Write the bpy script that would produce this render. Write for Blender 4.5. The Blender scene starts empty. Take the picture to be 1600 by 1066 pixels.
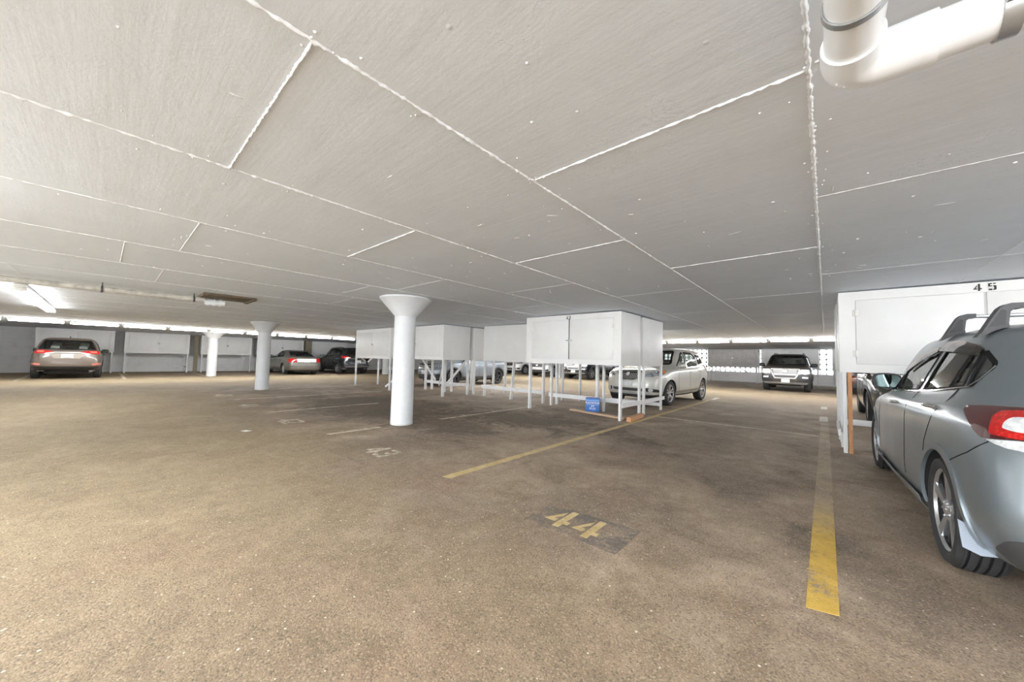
import bpy, bmesh, math, random
from mathutils import Vector, Matrix
from mathutils.bvhtree import BVHTree
from mathutils.geometry import tessellate_polygon
random.seed(7)
S = bpy.context.scene
COL = S.collection
PI = math.pi

# ------------------------------------------------------------------ camera
H = 1.2
cam = bpy.data.cameras.new('camera'); co = bpy.data.objects.new('camera', cam); COL.objects.link(co)
F = 556.4
cam.sensor_fit = 'HORIZONTAL'; cam.sensor_width = 36.0; cam.lens = F / 1600 * 36.0
cam.clip_start = 0.02; cam.clip_end = 300
right = Vector((0.751, 0.6599, 0.0235)); down = Vector((-0.0151, 0.0528, -0.9985)); fwd = Vector((-0.6602, 0.7495, 0.0496))
fwd.normalize(); right = (right - fwd * right.dot(fwd)).normalized(); up = right.cross(fwd)
m = Matrix((right, up, -fwd)).transposed().to_4x4(); m.translation = Vector((0, 0, H))
co.matrix_world = m
S.camera = co

def ceil_z(x, y): return 2.275 + 0.0045 * x - 0.0025 * y

# ------------------------------------------------------------------ node helper / materials
class N:
    def __init__(s, name):
        s.m = bpy.data.materials.new(name); s.m.use_nodes = True
        s.t = s.m.node_tree; s.t.nodes.clear()
        s.out = s.t.nodes.new('ShaderNodeOutputMaterial')
    def n(s, typ, ins=None, **kw):
        nd = s.t.nodes.new(typ)
        for k, v in kw.items(): setattr(nd, k, v)
        for k, v in (ins or {}).items():
            sock = nd.inputs[k]
            if isinstance(v, bpy.types.NodeSocket): s.t.links.new(v, sock)
            else: sock.default_value = v
        return nd
    def math(s, op, a, b=0.0, c=None):
        d = {0: a, 1: b}
        if c is not None: d[2] = c
        return s.n('ShaderNodeMath', d, operation=op).outputs[0]
    def noise(s, co, scale, detail=4.0, rough=0.55, dist=0.0):
        return s.n('ShaderNodeTexNoise', {'Vector': co, 'Scale': scale, 'Detail': detail, 'Roughness': rough, 'Distortion': dist}).outputs[0]
    def ramp(s, f, stops):
        r = s.n('ShaderNodeValToRGB', {0: f}); e = r.color_ramp.elements
        while len(e) < len(stops): e.new(0.5)
        for el, (p, c) in zip(e, stops):
            el.position = p; el.color = (*c, 1) if not isinstance(c, (int, float)) else (c, c, c, 1)
        return r.outputs[0]
    def mixc(s, f, a, b, blend='MIX'):
        d = {0: f}
        nd = s.n('ShaderNodeMix', None, data_type='RGBA', blend_type=blend)
        for idx, v in ((0, f), (6, a), (7, b)):
            if isinstance(v, bpy.types.NodeSocket): s.t.links.new(v, nd.inputs[idx])
            else: nd.inputs[idx].default_value = v if idx == 0 else ((*v, 1) if len(v) == 3 else v)
        return nd.outputs[2]
    def mrange(s, v, a, b, c=0.0, d=1.0):
        return s.n('ShaderNodeMapRange', {0: v, 1: a, 2: b, 3: c, 4: d}, interpolation_type='SMOOTHSTEP').outputs[0]
    def bump(s, h, strength=0.3, dist=0.01, normal=None):
        d = {'Height': h, 'Strength': strength, 'Distance': dist}
        if normal is not None: d['Normal'] = normal
        return s.n('ShaderNodeBump', d).outputs[0]
    def bsdf(s, **kw):
        b = s.n('ShaderNodeBsdfPrincipled', {k.replace('_', ' '): v for k, v in kw.items()})
        s.t.links.new(b.outputs[0], s.out.inputs[0]); return b

def c4(c): return (*c, 1)
MATS = {}
def simple(name, col, rough=0.5, metal=0.0, coat=0.0, var=0.12, scale=6.0, bump=0.0, spec=0.5):
    if name in MATS: return MATS[name]
    k = N(name)
    oc = k.n('ShaderNodeTexCoord').outputs['Object']
    nz = k.noise(oc, scale, 5)
    a = tuple(max(0, c * (1 - var)) for c in col); b = tuple(min(1, c * (1 + var)) for c in col)
    d = dict(Base_Color=k.ramp(nz, [(0.3, a), (0.7, b)]), Roughness=rough, Metallic=metal, Coat_Weight=coat, Coat_Roughness=0.03)
    d['Specular_IOR_Level'] = spec
    kw = {kk.replace('_', ' '): v for kk, v in d.items()}
    if bump: kw['Normal'] = k.bump(k.noise(oc, scale * 8, 3), bump, 0.005)
    b = k.n('ShaderNodeBsdfPrincipled', kw); k.t.links.new(b.outputs[0], k.out.inputs[0])
    MATS[name] = k.m; return k.m
def emit(name, col, st):
    if name in MATS: return MATS[name]
    k = N(name)
    oc = k.n('ShaderNodeTexCoord').outputs['Object']
    e = k.n('ShaderNodeEmission', {'Color': c4(col), 'Strength': k.math('MULTIPLY_ADD', k.noise(oc, 1.0, 1), st * 0.05, st * 0.97)})
    k.t.links.new(e.outputs[0], k.out.inputs[0]); MATS[name] = k.m; return k.m
def glass(name, tint, refl=1.0, rough=0.02):
    k = N(name)
    oc = k.n('ShaderNodeTexCoord').outputs['Object']
    nz = k.noise(oc, 3.0, 2)
    tr = k.n('ShaderNodeBsdfTransparent', {0: k.ramp(nz, [(0.3, tuple(t * 0.95 for t in tint)), (0.7, tint)])})
    gl = k.n('ShaderNodeBsdfGlossy', {'Color': (1, 1, 1, 1), 'Roughness': rough})
    lw = k.n('ShaderNodeFresnel', {'IOR': 1.5})
    f = k.math('MULTIPLY_ADD', lw.outputs[0], 0.95 * refl, 0.02)
    mx = k.n('ShaderNodeMixShader', {0: f, 1: tr.outputs[0], 2: gl.outputs[0]})
    k.t.links.new(mx.outputs[0], k.out.inputs[0]); MATS[name] = k.m; return k.m

def asphalt_nodes(k):
    oc = k.n('ShaderNodeTexCoord').outputs['Object']
    sx = k.n('ShaderNodeSeparateXYZ', {0: oc})
    X, Y = sx.outputs[0], sx.outputs[1]
    nl = k.noise(oc, 0.45, 6, 0.6, 0.3)
    nm = k.noise(oc, 1.7, 8, 0.65, 0.6)
    nh = k.noise(oc, 9.0, 6, 0.65)
    ng = k.noise(oc, 120.0, 4, 0.75)
    wob = k.math('MULTIPLY_ADD', k.math('SUBTRACT', nm, 0.5), 3.2, k.math('MULTIPLY', k.math('SUBTRACT', nl, 0.5), 3.0))
    Yw = k.math('ADD', Y, wob); Xw = k.math('ADD', X, wob)
    # dusty driving lanes: the lane in front of the stalls, the lane behind them and the lane along the left wall
    a1 = k.mrange(Yw, 2.9, 1.2); a2 = k.math('MULTIPLY', k.mrange(Yw, 11.8, 13.2), k.mrange(Yw, 21.0, 19.5))
    a3 = k.math('MULTIPLY', k.mrange(Xw, -14.8, -16.6), k.mrange(Xw, -23.6, -21.6))
    lane = k.math('MAXIMUM', k.math('MAXIMUM', a1, a2), a3)
    left = k.mrange(Xw, 0.5, -5.0)
    stall = k.ramp(nm, [(0.30, (0.165, 0.130, 0.098)), (0.47, (0.315, 0.250, 0.188)), (0.68, (0.42, 0.342, 0.262))])
    lane_r = k.ramp(nm, [(0.28, (0.185, 0.142, 0.098)), (0.52, (0.268, 0.208, 0.145)), (0.78, (0.35, 0.277, 0.195))])
    lane_l = k.ramp(nm, [(0.25, (0.225, 0.176, 0.110)), (0.55, (0.305, 0.243, 0.153)), (0.8, (0.385, 0.312, 0.203))])
    base = k.mixc(lane, stall, k.mixc(left, lane_r, lane_l))
    # oil and tyre darkening patches along the middle of each stall
    fr = k.math('FRACT', k.math('MULTIPLY', k.math('ADD', X, 0.03), 1 / 2.79))
    mid = k.math('SUBTRACT', 1.0, k.math('ABSOLUTE', k.math('MULTIPLY_ADD', fr, 2.0, -1.0)))
    oil = k.math('MULTIPLY', k.mrange(k.math('ADD', nl, k.math('MULTIPLY', mid, 0.12)), 0.50, 0.63), k.math('SUBTRACT', 1.0, lane))
    base = k.mixc(k.math('MULTIPLY', oil, 0.42), base, (0.10, 0.083, 0.066))
    # the tracked-in grit patch around the near column
    jit = k.math('MULTIPLY_ADD', k.math('SUBTRACT', nm, 0.5), 2.4, k.math('MULTIPLY', k.math('SUBTRACT', nh, 0.5), 1.2))
    for gx, gy, gs, r0, r1 in ((-8.2, 4.4, 0.60, 2.0, 0.9), (-5.0, 4.1, 0.9, 1.1, 0.4), (-4.6, 5.6, 0.5, 1.2, 0.4)):
        dx = k.math('MULTIPLY', k.math('SUBTRACT', X, gx), gs); dy = k.math('SUBTRACT', Y, gy)
        dd = k.math('ADD', k.math('SQRT', k.math('ADD', k.math('MULTIPLY', dx, dx), k.math('MULTIPLY', dy, dy))), jit)
        base = k.mixc(k.mrange(dd, r0, r1, 0, 0.82), base, k.ramp(ng, [(0.35, (0.045, 0.035, 0.028)), (0.7, (0.16, 0.125, 0.085))]))
    # reddish wear
    base = k.mixc(k.mrange(k.noise(oc, 0.8, 3), 0.52, 0.72, 0, 0.38), base, (0.25, 0.16, 0.11))
    # grain and pebbles
    vg = k.n('ShaderNodeTexVoronoi', {'Vector': oc, 'Scale': 130.0})
    grain = k.math('MULTIPLY_ADD', ng, 0.9, k.math('MULTIPLY', nh, 0.35))
    mul = k.mrange(grain, 0.3, 0.95, 0.5, 1.5)
    base = k.mixc(1.0, base, k.n('ShaderNodeCombineXYZ', {0: mul, 1: mul, 2: mul}).outputs[0], 'MULTIPLY')
    rc = k.n('ShaderNodeSeparateXYZ', {0: vg.outputs['Color']})
    base = k.mixc(k.math('MULTIPLY', k.math('GREATER_THAN', rc.outputs[0], 0.86), 0.4), base, (0.52, 0.42, 0.30))
    base = k.mixc(k.math('MULTIPLY', k.math('LESS_THAN', rc.outputs[1], 0.13), 0.42), base, (0.05, 0.042, 0.036))
    # sparse white chips of grit
    vs = k.n('ShaderNodeTexVoronoi', {'Vector': k.n('ShaderNodeMapping', {'Vector': oc, 'Scale': (1, 1, 1), 'Rotation': (0, 0, 0.5)}).outputs[0], 'Scale': 26.0, 'Randomness': 1.0})
    rs = k.n('ShaderNodeSeparateXYZ', {0: vs.outputs['Color']})
    thr = k.math('MULTIPLY', rs.outputs[1], 0.155)
    dens = k.mrange(nl, 0.35, 0.65, 0.80, 0.40)
    chip = k.math('MULTIPLY', k.math('LESS_THAN', vs.outputs['Distance'], thr), k.math('GREATER_THAN', rs.outputs[0], dens))
    base = k.mixc(k.math('MULTIPLY', chip, 0.85), base, (0.80, 0.74, 0.63))
    base = k.mixc(1.0, base, (1.03, 0.99, 0.935), 'MULTIPLY')
    hgt = k.math('ADD', k.math('MULTIPLY', ng, 1.0), k.math('MULTIPLY', vg.outputs['Distance'], -0.8))
    hgt = k.math('ADD', hgt, k.math('MULTIPLY', nh, 1.2))
    nrm = k.bump(hgt, 0.45, 0.005)
    return oc, base, nrm, nm, nh, ng
def mat_asphalt():
    k = N('asphalt'); oc, base, nrm, *_ = asphalt_nodes(k)
    k.bsdf(Base_Color=base, Roughness=0.78, Normal=nrm); k.bsdf
    return k.m
def mat_paint(name, c1, c2, wear, y_fade=None):
    k = N(name); oc, base, nrm, nm, nh, ng = asphalt_nodes(k)
    w = k.math('ADD', k.math('MULTIPLY', k.noise(oc, 3.2, 8, 0.7), 0.6), k.math('MULTIPLY', k.noise(oc, 30, 5, 0.7), 0.4))
    f = k.mrange(w, wear - 0.08, wear + 0.08, 0.0, 0.9)
    pc = k.ramp(nh, [(0.35, c1), (0.65, c2)])
    if y_fade:
        Y = k.n('ShaderNodeSeparateXYZ', {0: oc}).outputs[1]
        g = k.mrange(Y, y_fade[0], y_fade[1])
        f = k.math('MULTIPLY', k.math('SUBTRACT', 1.0, k.math('MULTIPLY', g, y_fade[2])), k.mrange(k.math('SUBTRACT', w, k.math('MULTIPLY', g, 0.06)), wear - 0.08, wear + 0.08, 0.0, 0.95))
        pc = k.mixc(g, pc, (0.56, 0.45, 0.28))
    k.bsdf(Base_Color=k.mixc(f, base, pc), Roughness=0.7, Normal=nrm)
    return k.m
def mat_ceiling():
    k = N('painted_concrete'); oc = k.n('ShaderNodeTexCoord').outputs['Object']
    n1 = k.noise(oc, 0.8, 6, 0.6); n2 = k.noise(oc, 5, 7, 0.65, 0.4); n3 = k.noise(oc, 38, 4, 0.7)
    st = k.noise(k.n('ShaderNodeMapping', {'Vector': oc, 'Scale': (0.5, 6.0, 1)}).outputs[0], 1.2, 5, 0.6)
    c = k.ramp(k.math('ADD', k.math('MULTIPLY', n1, 0.45), k.math('ADD', k.math('MULTIPLY', n2, 0.3), k.math('MULTIPLY', st, 0.25))),
               [(0.3, (0.69, 0.735, 0.80)), (0.7, (0.77, 0.82, 0.89))])
    v = k.n('ShaderNodeTexVoronoi', {'Vector': oc, 'Scale': 4.5})
    rr = k.n('ShaderNodeSeparateXYZ', {0: v.outputs['Color']})
    dent = k.math('MULTIPLY', k.mrange(v.outputs['Distance'], 0.06, 0.0), k.math('GREATER_THAN', rr.outputs[0], 0.72))
    ridge = k.math('MULTIPLY', k.mrange(k.math('ABSOLUTE', k.math('SUBTRACT', n2, 0.5)), 0.012, 0.0), k.mrange(n1, 0.55, 0.62))
    h = k.math('ADD', k.math('MULTIPLY', n2, 0.5), k.math('ADD', k.math('MULTIPLY', n3, 0.10), k.math('ADD', k.math('MULTIPLY', dent, 0.5), k.math('MULTIPLY', ridge, 0.25))))
    h = k.math('ADD', h, k.math('MULTIPLY', st, 0.6))
    k.bsdf(Base_Color=c, Roughness=0.62, Normal=k.bump(h, 0.5, 0.012))
    return k.m
def mat_block():
    k = N('painted_block'); oc = k.n('ShaderNodeTexCoord').outputs['Object']
    sp = k.n('ShaderNodeSeparateXYZ', {0: oc})
    v = k.n('ShaderNodeCombineXYZ', {0: k.math('ADD', sp.outputs[0], sp.outputs[1]), 1: sp.outputs[2], 2: 0.0}).outputs[0]
    br = k.n('ShaderNodeTexBrick', {'Vector': v, 'Color1': (0.80, 0.805, 0.81, 1), 'Color2': (0.83, 0.83, 0.83, 1), 'Mortar': (0.74, 0.74, 0.74, 1),
                                    'Scale': 1.0, 'Mortar Size': 0.008, 'Brick Width': 0.8, 'Row Height': 0.4})
    n = k.noise(oc, 3, 6)
    c = k.mixc(k.mrange(n, 0.5, 0.75, 0, 0.3), br.outputs[0], (0.55, 0.53, 0.48))
    k.bsdf(Base_Color=c, Roughness=0.7, Normal=k.bump(k.math('ADD', k.math('MULTIPLY', br.outputs[1], -0.4), k.noise(oc, 40, 3)), 0.12, 0.004))
    return k.m
def mat_white(name, a, b, stain=0.0, scale=2.0):
    k = N(name); oc = k.n('ShaderNodeTexCoord').outputs['Object']
    n = k.noise(oc, scale, 6, 0.6); f = k.noise(k.n('ShaderNodeMapping', {'Vector': oc, 'Scale': (14, 14, 2)}).outputs[0], 3, 4)
    c = k.ramp(n, [(0.3, a), (0.7, b)])
    if stain: c = k.mixc(k.mrange(k.noise(oc, 1.3, 7, 0.7), 0.52, 0.75, 0, stain), c, (0.50, 0.45, 0.37))
    k.bsdf(Base_Color=c, Roughness=0.45, Normal=k.bump(f, 0.12, 0.004))
    MATS[name] = k.m; return k.m
def mat_column():
    k = N('column_paint'); oc = k.n('ShaderNodeTexCoord').outputs['Object']
    sp = k.n('ShaderNodeSeparateXYZ', {0: oc})
    band = k.n('ShaderNodeTexWave', {'Vector': oc, 'Scale': 2.2, 'Distortion': 1.5, 'Detail': 2.0, 'Detail Scale': 2.0}, wave_type='BANDS', bands_direction='Z').outputs[1]
    n = k.noise(oc, 6, 6, 0.65)
    c = k.ramp(n, [(0.3, (0.60, 0.615, 0.63)), (0.7, (0.67, 0.685, 0.70))])
    pock = k.n('ShaderNodeTexVoronoi', {'Vector': oc, 'Scale': 9.0})
    pr = k.n('ShaderNodeSeparateXYZ', {0: pock.outputs['Color']})
    pk = k.math('MULTIPLY', k.mrange(pock.outputs['Distance'], 0.09, 0.03), k.math('GREATER_THAN', pr.outputs[0], 0.8))
    h = k.math('ADD', k.math('MULTIPLY', band, 0.35), k.math('ADD', k.math('MULTIPLY', n, 0.5), k.math('MULTIPLY', pk, -0.5)))
    dirt = k.mrange(k.math('ADD', sp.outputs[2], k.math('MULTIPLY', n, 0.12)), 0.11, 0.04, 0, 0.55)
    c = k.mixc(dirt, c, (0.42, 0.37, 0.30))
    k.bsdf(Base_Color=c, Roughness=0.5, Normal=k.bump(h, 0.35, 0.008))
    return k.m
def mat_wood(name, a, b):
    k = N(name); oc = k.n('ShaderNodeTexCoord').outputs['Object']
    n = k.noise(k.n('ShaderNodeMapping', {'Vector': oc, 'Scale': (22, 22, 3)}).outputs[0], 2.0, 6, 0.6, 0.8)
    k.bsdf(Base_Color=k.ramp(n, [(0.3, a), (0.7, b)]), Roughness=0.7, Normal=k.bump(n, 0.3, 0.004))
    MATS[name] = k.m; return k.m
def car_paint(name, col, metal=0.5, rough=0.3, cr=0.09):
    if name in MATS: return MATS[name]
    k = N(name); oc = k.n('ShaderNodeTexCoord').outputs['Object']
    fl = k.noise(oc, 3, 3); ds = k.noise(oc, 2.0, 6)
    c = k.ramp(fl, [(0.35, tuple(x * 0.985 for x in col)), (0.65, tuple(min(1, x * 1.015) for x in col))])
    k.bsdf(Base_Color=c, Metallic=metal, Roughness=k.mrange(ds, 0.3, 0.7, rough * 0.9, rough * 1.15), Coat_Weight=0.7, Coat_Roughness=cr)
    MATS[name] = k.m; return k.m
def tail_red(name='tail_light_red'):
    if name in MATS: return MATS[name]
    k = N(name); oc = k.n('ShaderNodeTexCoord').outputs['Object']
    v = k.n('ShaderNodeTexVoronoi', {'Vector': oc, 'Scale': 60.0})
    c = k.ramp(v.outputs['Distance'], [(0.0, (0.75, 0.02, 0.012)), (0.6, (0.42, 0.006, 0.006))])
    k.bsdf(Base_Color=c, Roughness=0.12, Coat_Weight=1.0)
    MATS[name] = k.m; return k.m

M_ASPH = mat_asphalt(); M_CEIL = mat_ceiling(); M_BLOCK = mat_block(); M_COLUMN = mat_column()
M_YEL = mat_paint('yellow_line_paint', (0.58, 0.36, 0.05), (0.74, 0.49, 0.10), 0.42, (3.2, 4.6, 0.45))
M_YELW = mat_paint('worn_yellow_paint', (0.52, 0.38, 0.15), (0.68, 0.53, 0.28), 0.40)
M_CREAM = mat_paint('worn_cream_paint', (0.62, 0.54, 0.40), (0.78, 0.70, 0.55), 0.47)
M_DARKP = mat_paint('dark_cover_paint', (0.10, 0.088, 0.08), (0.15, 0.132, 0.118), 0.50)
M_WHITEP = mat_paint('worn_white_paint', (0.6, 0.56, 0.48), (0.75, 0.7, 0.62), 0.42)
M_CAB = mat_white('cabinet_paint', (0.80, 0.795, 0.78), (0.86, 0.855, 0.84), 0.0)
M_CABS = mat_white('cabinet_paint_worn', (0.74, 0.73, 0.70), (0.84, 0.83, 0.81), 0.22)
M_POST = mat_white('post_paint', (0.74, 0.75, 0.76), (0.84, 0.84, 0.84), 0.18, 4)
M_RAWWOOD = mat_wood('raw_timber', (0.46, 0.22, 0.10), (0.66, 0.36, 0.18))
M_PLANK = mat_wood('weathered_plank', (0.40, 0.27, 0.17), (0.62, 0.46, 0.31))
M_DARKWOOD = mat_wood('dark_plywood', (0.085, 0.06, 0.035), (0.17, 0.12, 0.07))
M_OLIVE = mat_wood('olive_board', (0.20, 0.175, 0.12), (0.29, 0.255, 0.18))
M_PVC = simple('white_pvc', (0.77, 0.79, 0.81), 0.28, var=0.03)
M_STEEL = simple('galvanised_steel', (0.42, 0.43, 0.44), 0.35, 0.8)
M_BLACK = simple('black_plastic', (0.018, 0.018, 0.02), 0.42, var=0.2)
M_SEAL = simple('rubber_seal', (0.012, 0.012, 0.013), 0.7, spec=0.15)
M_DARKGREY = simple('dark_grey_plastic', (0.06, 0.06, 0.063), 0.5)
M_STENCIL = simple('black_stencil_paint', (0.03, 0.03, 0.03), 0.6)
M_RUBBER = simple('tyre_rubber', (0.028, 0.028, 0.03), 0.75, bump=0.2, scale=20)
M_ALU = simple('alloy', (0.62, 0.63, 0.65), 0.28, 0.85, var=0.05)
M_ALUDARK = simple('dark_alloy', (0.05, 0.05, 0.055), 0.35, 0.5)
M_CHROME = simple('chrome', (0.78, 0.79, 0.80), 0.1, 1.0, var=0.03)
M_WELL = simple('wheel_well_liner', (0.022, 0.022, 0.024), 0.8)
M_CABIN = simple('cabin_lining', (0.55, 0.54, 0.51), 0.85)
M_SEAT = simple('seat_fabric', (0.40, 0.39, 0.37), 0.9, bump=0.2)
M_SEATD = simple('dark_seat_fabric', (0.055, 0.055, 0.055), 0.9, bump=0.2)
M_LENS = simple('clear_lens', (0.62, 0.64, 0.65), 0.2, 0.0, coat=0.5, var=0.25, scale=40)
def headlamp():
    k = N('head_lamp'); oc = k.n('ShaderNodeTexCoord').outputs['Object']
    v = k.n('ShaderNodeTexVoronoi', {'Vector': oc, 'Scale': 9.0})
    k.bsdf(Base_Color=k.ramp(v.outputs['Distance'], [(0.18, (0.62, 0.66, 0.72)), (0.34, (0.10, 0.11, 0.13)), (0.6, (0.32, 0.34, 0.37))]), Roughness=0.15, Coat_Weight=0.6)
    return k.m
M_LAMP = headlamp()
M_AMBER = simple('amber_lens', (0.75, 0.22, 0.04), 0.15, coat=1.0)
M_PLATE = simple('plate_white', (0.72, 0.74, 0.74), 0.4)
M_RED = tail_red()
M_DARKRED = simple('dark_red_lens', (0.075, 0.006, 0.007), 0.08, coat=1.0, var=0.3, scale=25)
M_PALERED = simple('pale_red_lens', (0.72, 0.2, 0.16), 0.15, coat=1.0)
M_GLASS = glass('car_window_glass', (0.80, 0.85, 0.82))
M_GLASSD = glass('privacy_glass', (0.22, 0.24, 0.23))
M_SMOKE = glass('smoked_visor_plastic', (0.50, 0.30, 0.24))
M_MIRROR = simple('mirror_surface', (0.20, 0.26, 0.25), 0.03, 1.0, var=0.02)
M_FLAP = simple('grey_mud_flap', (0.30, 0.35, 0.42), 0.4, var=0.06)
M_TUBE = emit('fluorescent_tube', (0.97, 0.985, 1.0), 38.0)
M_HOUSING = simple('white_enamel', (0.82, 0.82, 0.80), 0.4, var=0.03)
M_BLUE = simple('blue_carton', (0.045, 0.16, 0.50), 0.45, var=0.15, scale=12)
M_BLUELT = simple('light_blue_print', (0.20, 0.42, 0.80), 0.45)
M_PRINT = simple('white_print', (0.85, 0.87, 0.9), 0.5)
M_SEAM = simple('ceiling_joint_filler', (0.80, 0.82, 0.85), 0.6, var=0.1, scale=25, bump=0.3)
M_PAPER = simple('paper', (0.8, 0.78, 0.72), 0.8)
M_CONDUIT = simple('shadow_toned_pipe', (0.50, 0.47, 0.42), 0.5, var=0.35, scale=9)  # tone lowered to stand in for the pipe's shadow line, plus rusty mottling

# ------------------------------------------------------------------ mesh helper
class B:
    def __init__(s): s.b = bmesh.new(); s.mi = 0
    def _q(s, vs):
        f = s.b.faces.new(vs); f.material_index = s.mi; f.smooth = True; return f
    def box(s, x0, x1, y0, y1, z0, z1, bev=0.0, rot=None, pivot=None):
        b2 = bmesh.new(); r = bmesh.ops.create_cube(b2, size=1)
        for v in b2.verts:
            v.co = Vector(((x0 + x1) / 2 + v.co.x * (x1 - x0), (y0 + y1) / 2 + v.co.y * (y1 - y0), (z0 + z1) / 2 + v.co.z * (z1 - z0)))
        if bev: bmesh.ops.bevel(b2, geom=b2.edges[:], offset=bev, segments=2, affect='EDGES', profile=0.5)
        if rot is not None:
            p = Vector(pivot) if pivot is not None else Vector(((x0 + x1) / 2, (y0 + y1) / 2, (z0 + z1) / 2))
            for v in b2.verts: v.co = p + rot @ (v.co - p)
        s.add(b2); return s
    def add(s, b2):
        me = bpy.data.meshes.new('t'); b2.to_mesh(me); b2.free()
        n0 = len(s.b.faces); s.b.from_mesh(me); bpy.data.meshes.remove(me)
        s.b.faces.ensure_lookup_table()
        for f in s.b.faces[n0:]: f.material_index = s.mi; f.smooth = True
    def bar(s, p, q, w, d, upv=(0, 0, 1)):
        p = Vector(p); q = Vector(q); a = (q - p); L = a.length; a.normalize()
        u = Vector(upv)
        if abs(a.dot(u)) > 0.98: u = Vector((0, 1, 0))
        x = a.cross(u).normalized(); y = x.cross(a)
        R = Matrix((x, y, a)).transposed(); c = (p + q) / 2
        s.box(c.x - w / 2, c.x + w / 2, c.y - d / 2, c.y + d / 2, c.z - L / 2, c.z + L / 2, rot=R, pivot=c); return s
    def tube(s, pts, r, seg=12, cap=True):
        pts = [Vector(p) for p in pts]; rings = []; prev = None
        for i, p in enumerate(pts):
            t = (pts[min(i + 1, len(pts) - 1)] - pts[max(i - 1, 0)]).normalized()
            if prev is None:
                prev = t.orthogonal().normalized()
            prev = (prev - t * prev.dot(t)).normalized(); w = t.cross(prev)
            rr = r[i] if isinstance(r, (list, tuple)) else r
            rings.append([s.b.verts.new(p + (prev * math.cos(2 * PI * j / seg) + w * math.sin(2 * PI * j / seg)) * rr) for j in range(seg)])
        for a, b in zip(rings, rings[1:]):
            for j in range(seg): s._q([a[j], a[(j + 1) % seg], b[(j + 1) % seg], b[j]])
        if cap:
            s._q(rings[0][::-1]); s._q(rings[-1])
        return s
    def lathe(s, prof, c=(0, 0, 0), axis='z', seg=32, closed=False):
        c = Vector(c); rings = []
        for r, h in prof:
            ring = []
            for j in range(seg):
                a = 2 * PI * j / seg; p = (r * math.cos(a), r * math.sin(a), h)
                v = Vector(p) if axis == 'z' else Vector((p[2], p[0], p[1]))
                ring.append(s.b.verts.new(c + v))
            rings.append(ring)
        prs = list(zip(rings, rings[1:])) + ([(rings[-1], rings[0])] if closed else [])
        for a, b in prs:
            for j in range(seg): s._q([a[j], a[(j + 1) % seg], b[(j + 1) % seg], b[j]])
        if not closed:
            if prof[0][0] > 1e-5: s._q(rings[0][::-1])
            if prof[-1][0] > 1e-5: s._q(rings[-1])
        return s
    def prism(s, pts, h):
        """polygon of 3-D points extruded by vector h"""
        h = Vector(h); a = [s.b.verts.new(Vector(p)) for p in pts]; b = [s.b.verts.new(Vector(p) + h) for p in pts]
        n = len(a)
        s._q(a[::-1]); s._q(b)
        for i in range(n): s._q([a[i], a[(i + 1) % n], b[(i + 1) % n], b[i]])
        return s

def link(name, me, parent=None):
    o = bpy.data.objects.new(name, me); COL.objects.link(o)
    if parent is not None: o.parent = parent
    return o
def obj(name, b, mats, parent=None, angle=38, fixn=True):
    bm = b.b if isinstance(b, B) else b
    if fixn: bmesh.ops.recalc_face_normals(bm, faces=bm.faces[:])
    me = bpy.data.meshes.new(name); bm.to_mesh(me); bm.free()
    for mt in (mats if isinstance(mats, (list, tuple)) else [mats]): me.materials.append(mt)
    for p in me.polygons: p.use_smooth = True
    try: me.set_sharp_from_angle(angle=math.radians(angle))
    except Exception: pass
    return link(name, me, parent)
def tag(o, label, cat, group=None, kind=None):
    o['label'] = label; o['category'] = cat
    if group: o['group'] = group
    if kind: o['kind'] = kind
    return o
def thing(name, label, cat, loc=(0, 0, 0), rz=0, group=None):
    o = bpy.data.objects.new(name, None); COL.objects.link(o); o.empty_display_size = 0.2
    o.location = loc; o.rotation_euler = (0, 0, rz)
    return tag(o, label, cat, group)
def struct(o): o['kind'] = 'structure'; return o
def copy_tree(o, parent=None):
    c = o.copy(); COL.objects.link(c)
    if parent is not None: c.parent = parent
    for ch in list(o.children): copy_tree(ch, c)
    return c

# stencil digits: lists of polygons in a 0.66 x 1 cell
def R_(x0, y0, x1, y1): return [(x0, y0), (x1, y0), (x1, y1), (x0, y1)]
DIG = {
 '4': [[(0, .22), (.34, .86), (.34, .62), (.21, .38), (.34, .38), (.34, .22)], R_(.42, 0, .62, 1), [(.62, .22), (.76, .22), (.76, .38), (.62, .38)]],
 '5': [[(.0, .93), (.0, .52), (.28, .52), (.34, .58), (.34, .66), (.18, .66), (.18, .84), (.34, .84), (.34, 1), (.06, 1)], [(.42, 1), (.42, .84), (.62, .84), (.68, 1)],
       [(.42, .66), (.42, .5), (.5, .46), (.5, .18), (.42, .16), (.42, 0), (.62, .02), (.7, .12), (.7, .6), (.62, .66)], [(0, .18), (.04, .02), (.34, 0), (.34, .2), (.1, .22)]],
 '3': [[(0, .84), (.04, .98), (.3, 1), (.3, .84), (.12, .8)], [(.38, 1), (.38, .84), (.48, .8), (.48, .6), (.2, .56), (.2, .44), (.48, .4), (.48, .2), (.38, .16), (.38, 0), (.6, .03), (.67, .14), (.67, .42), (.58, .5), (.67, .58), (.67, .88), (.58, .98)],
       [(0, .16), (.04, .02), (.3, 0), (.3, .16), (.12, .2)]],
 '2': [[(0, .8), (.04, .98), (.3, 1), (.3, .84), (.16, .8)], [(.38, 1), (.38, .84), (.48, .8), (.48, .58), (.16, .3), (.32, .24), (.66, .52), (.67, .88), (.58, .98)], R_(0, 0, .67, .16)],
 '1': [[(.2, .8), (.3, 1), (.46, 1), (.46, 0), (.28, 0), (.28, .84)]],
 '0': [[(0, .1), (.08, 0), (.3, 0), (.3, .16), (.18, .18), (.18, .82), (.3, .84), (.3, 1), (.08, 1), (0, .9)], [(.67, .1), (.59, 0), (.38, 0), (.38, .16), (.49, .18), (.49, .82), (.38, .84), (.38, 1), (.59, 1), (.67, .9)]],
}
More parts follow.
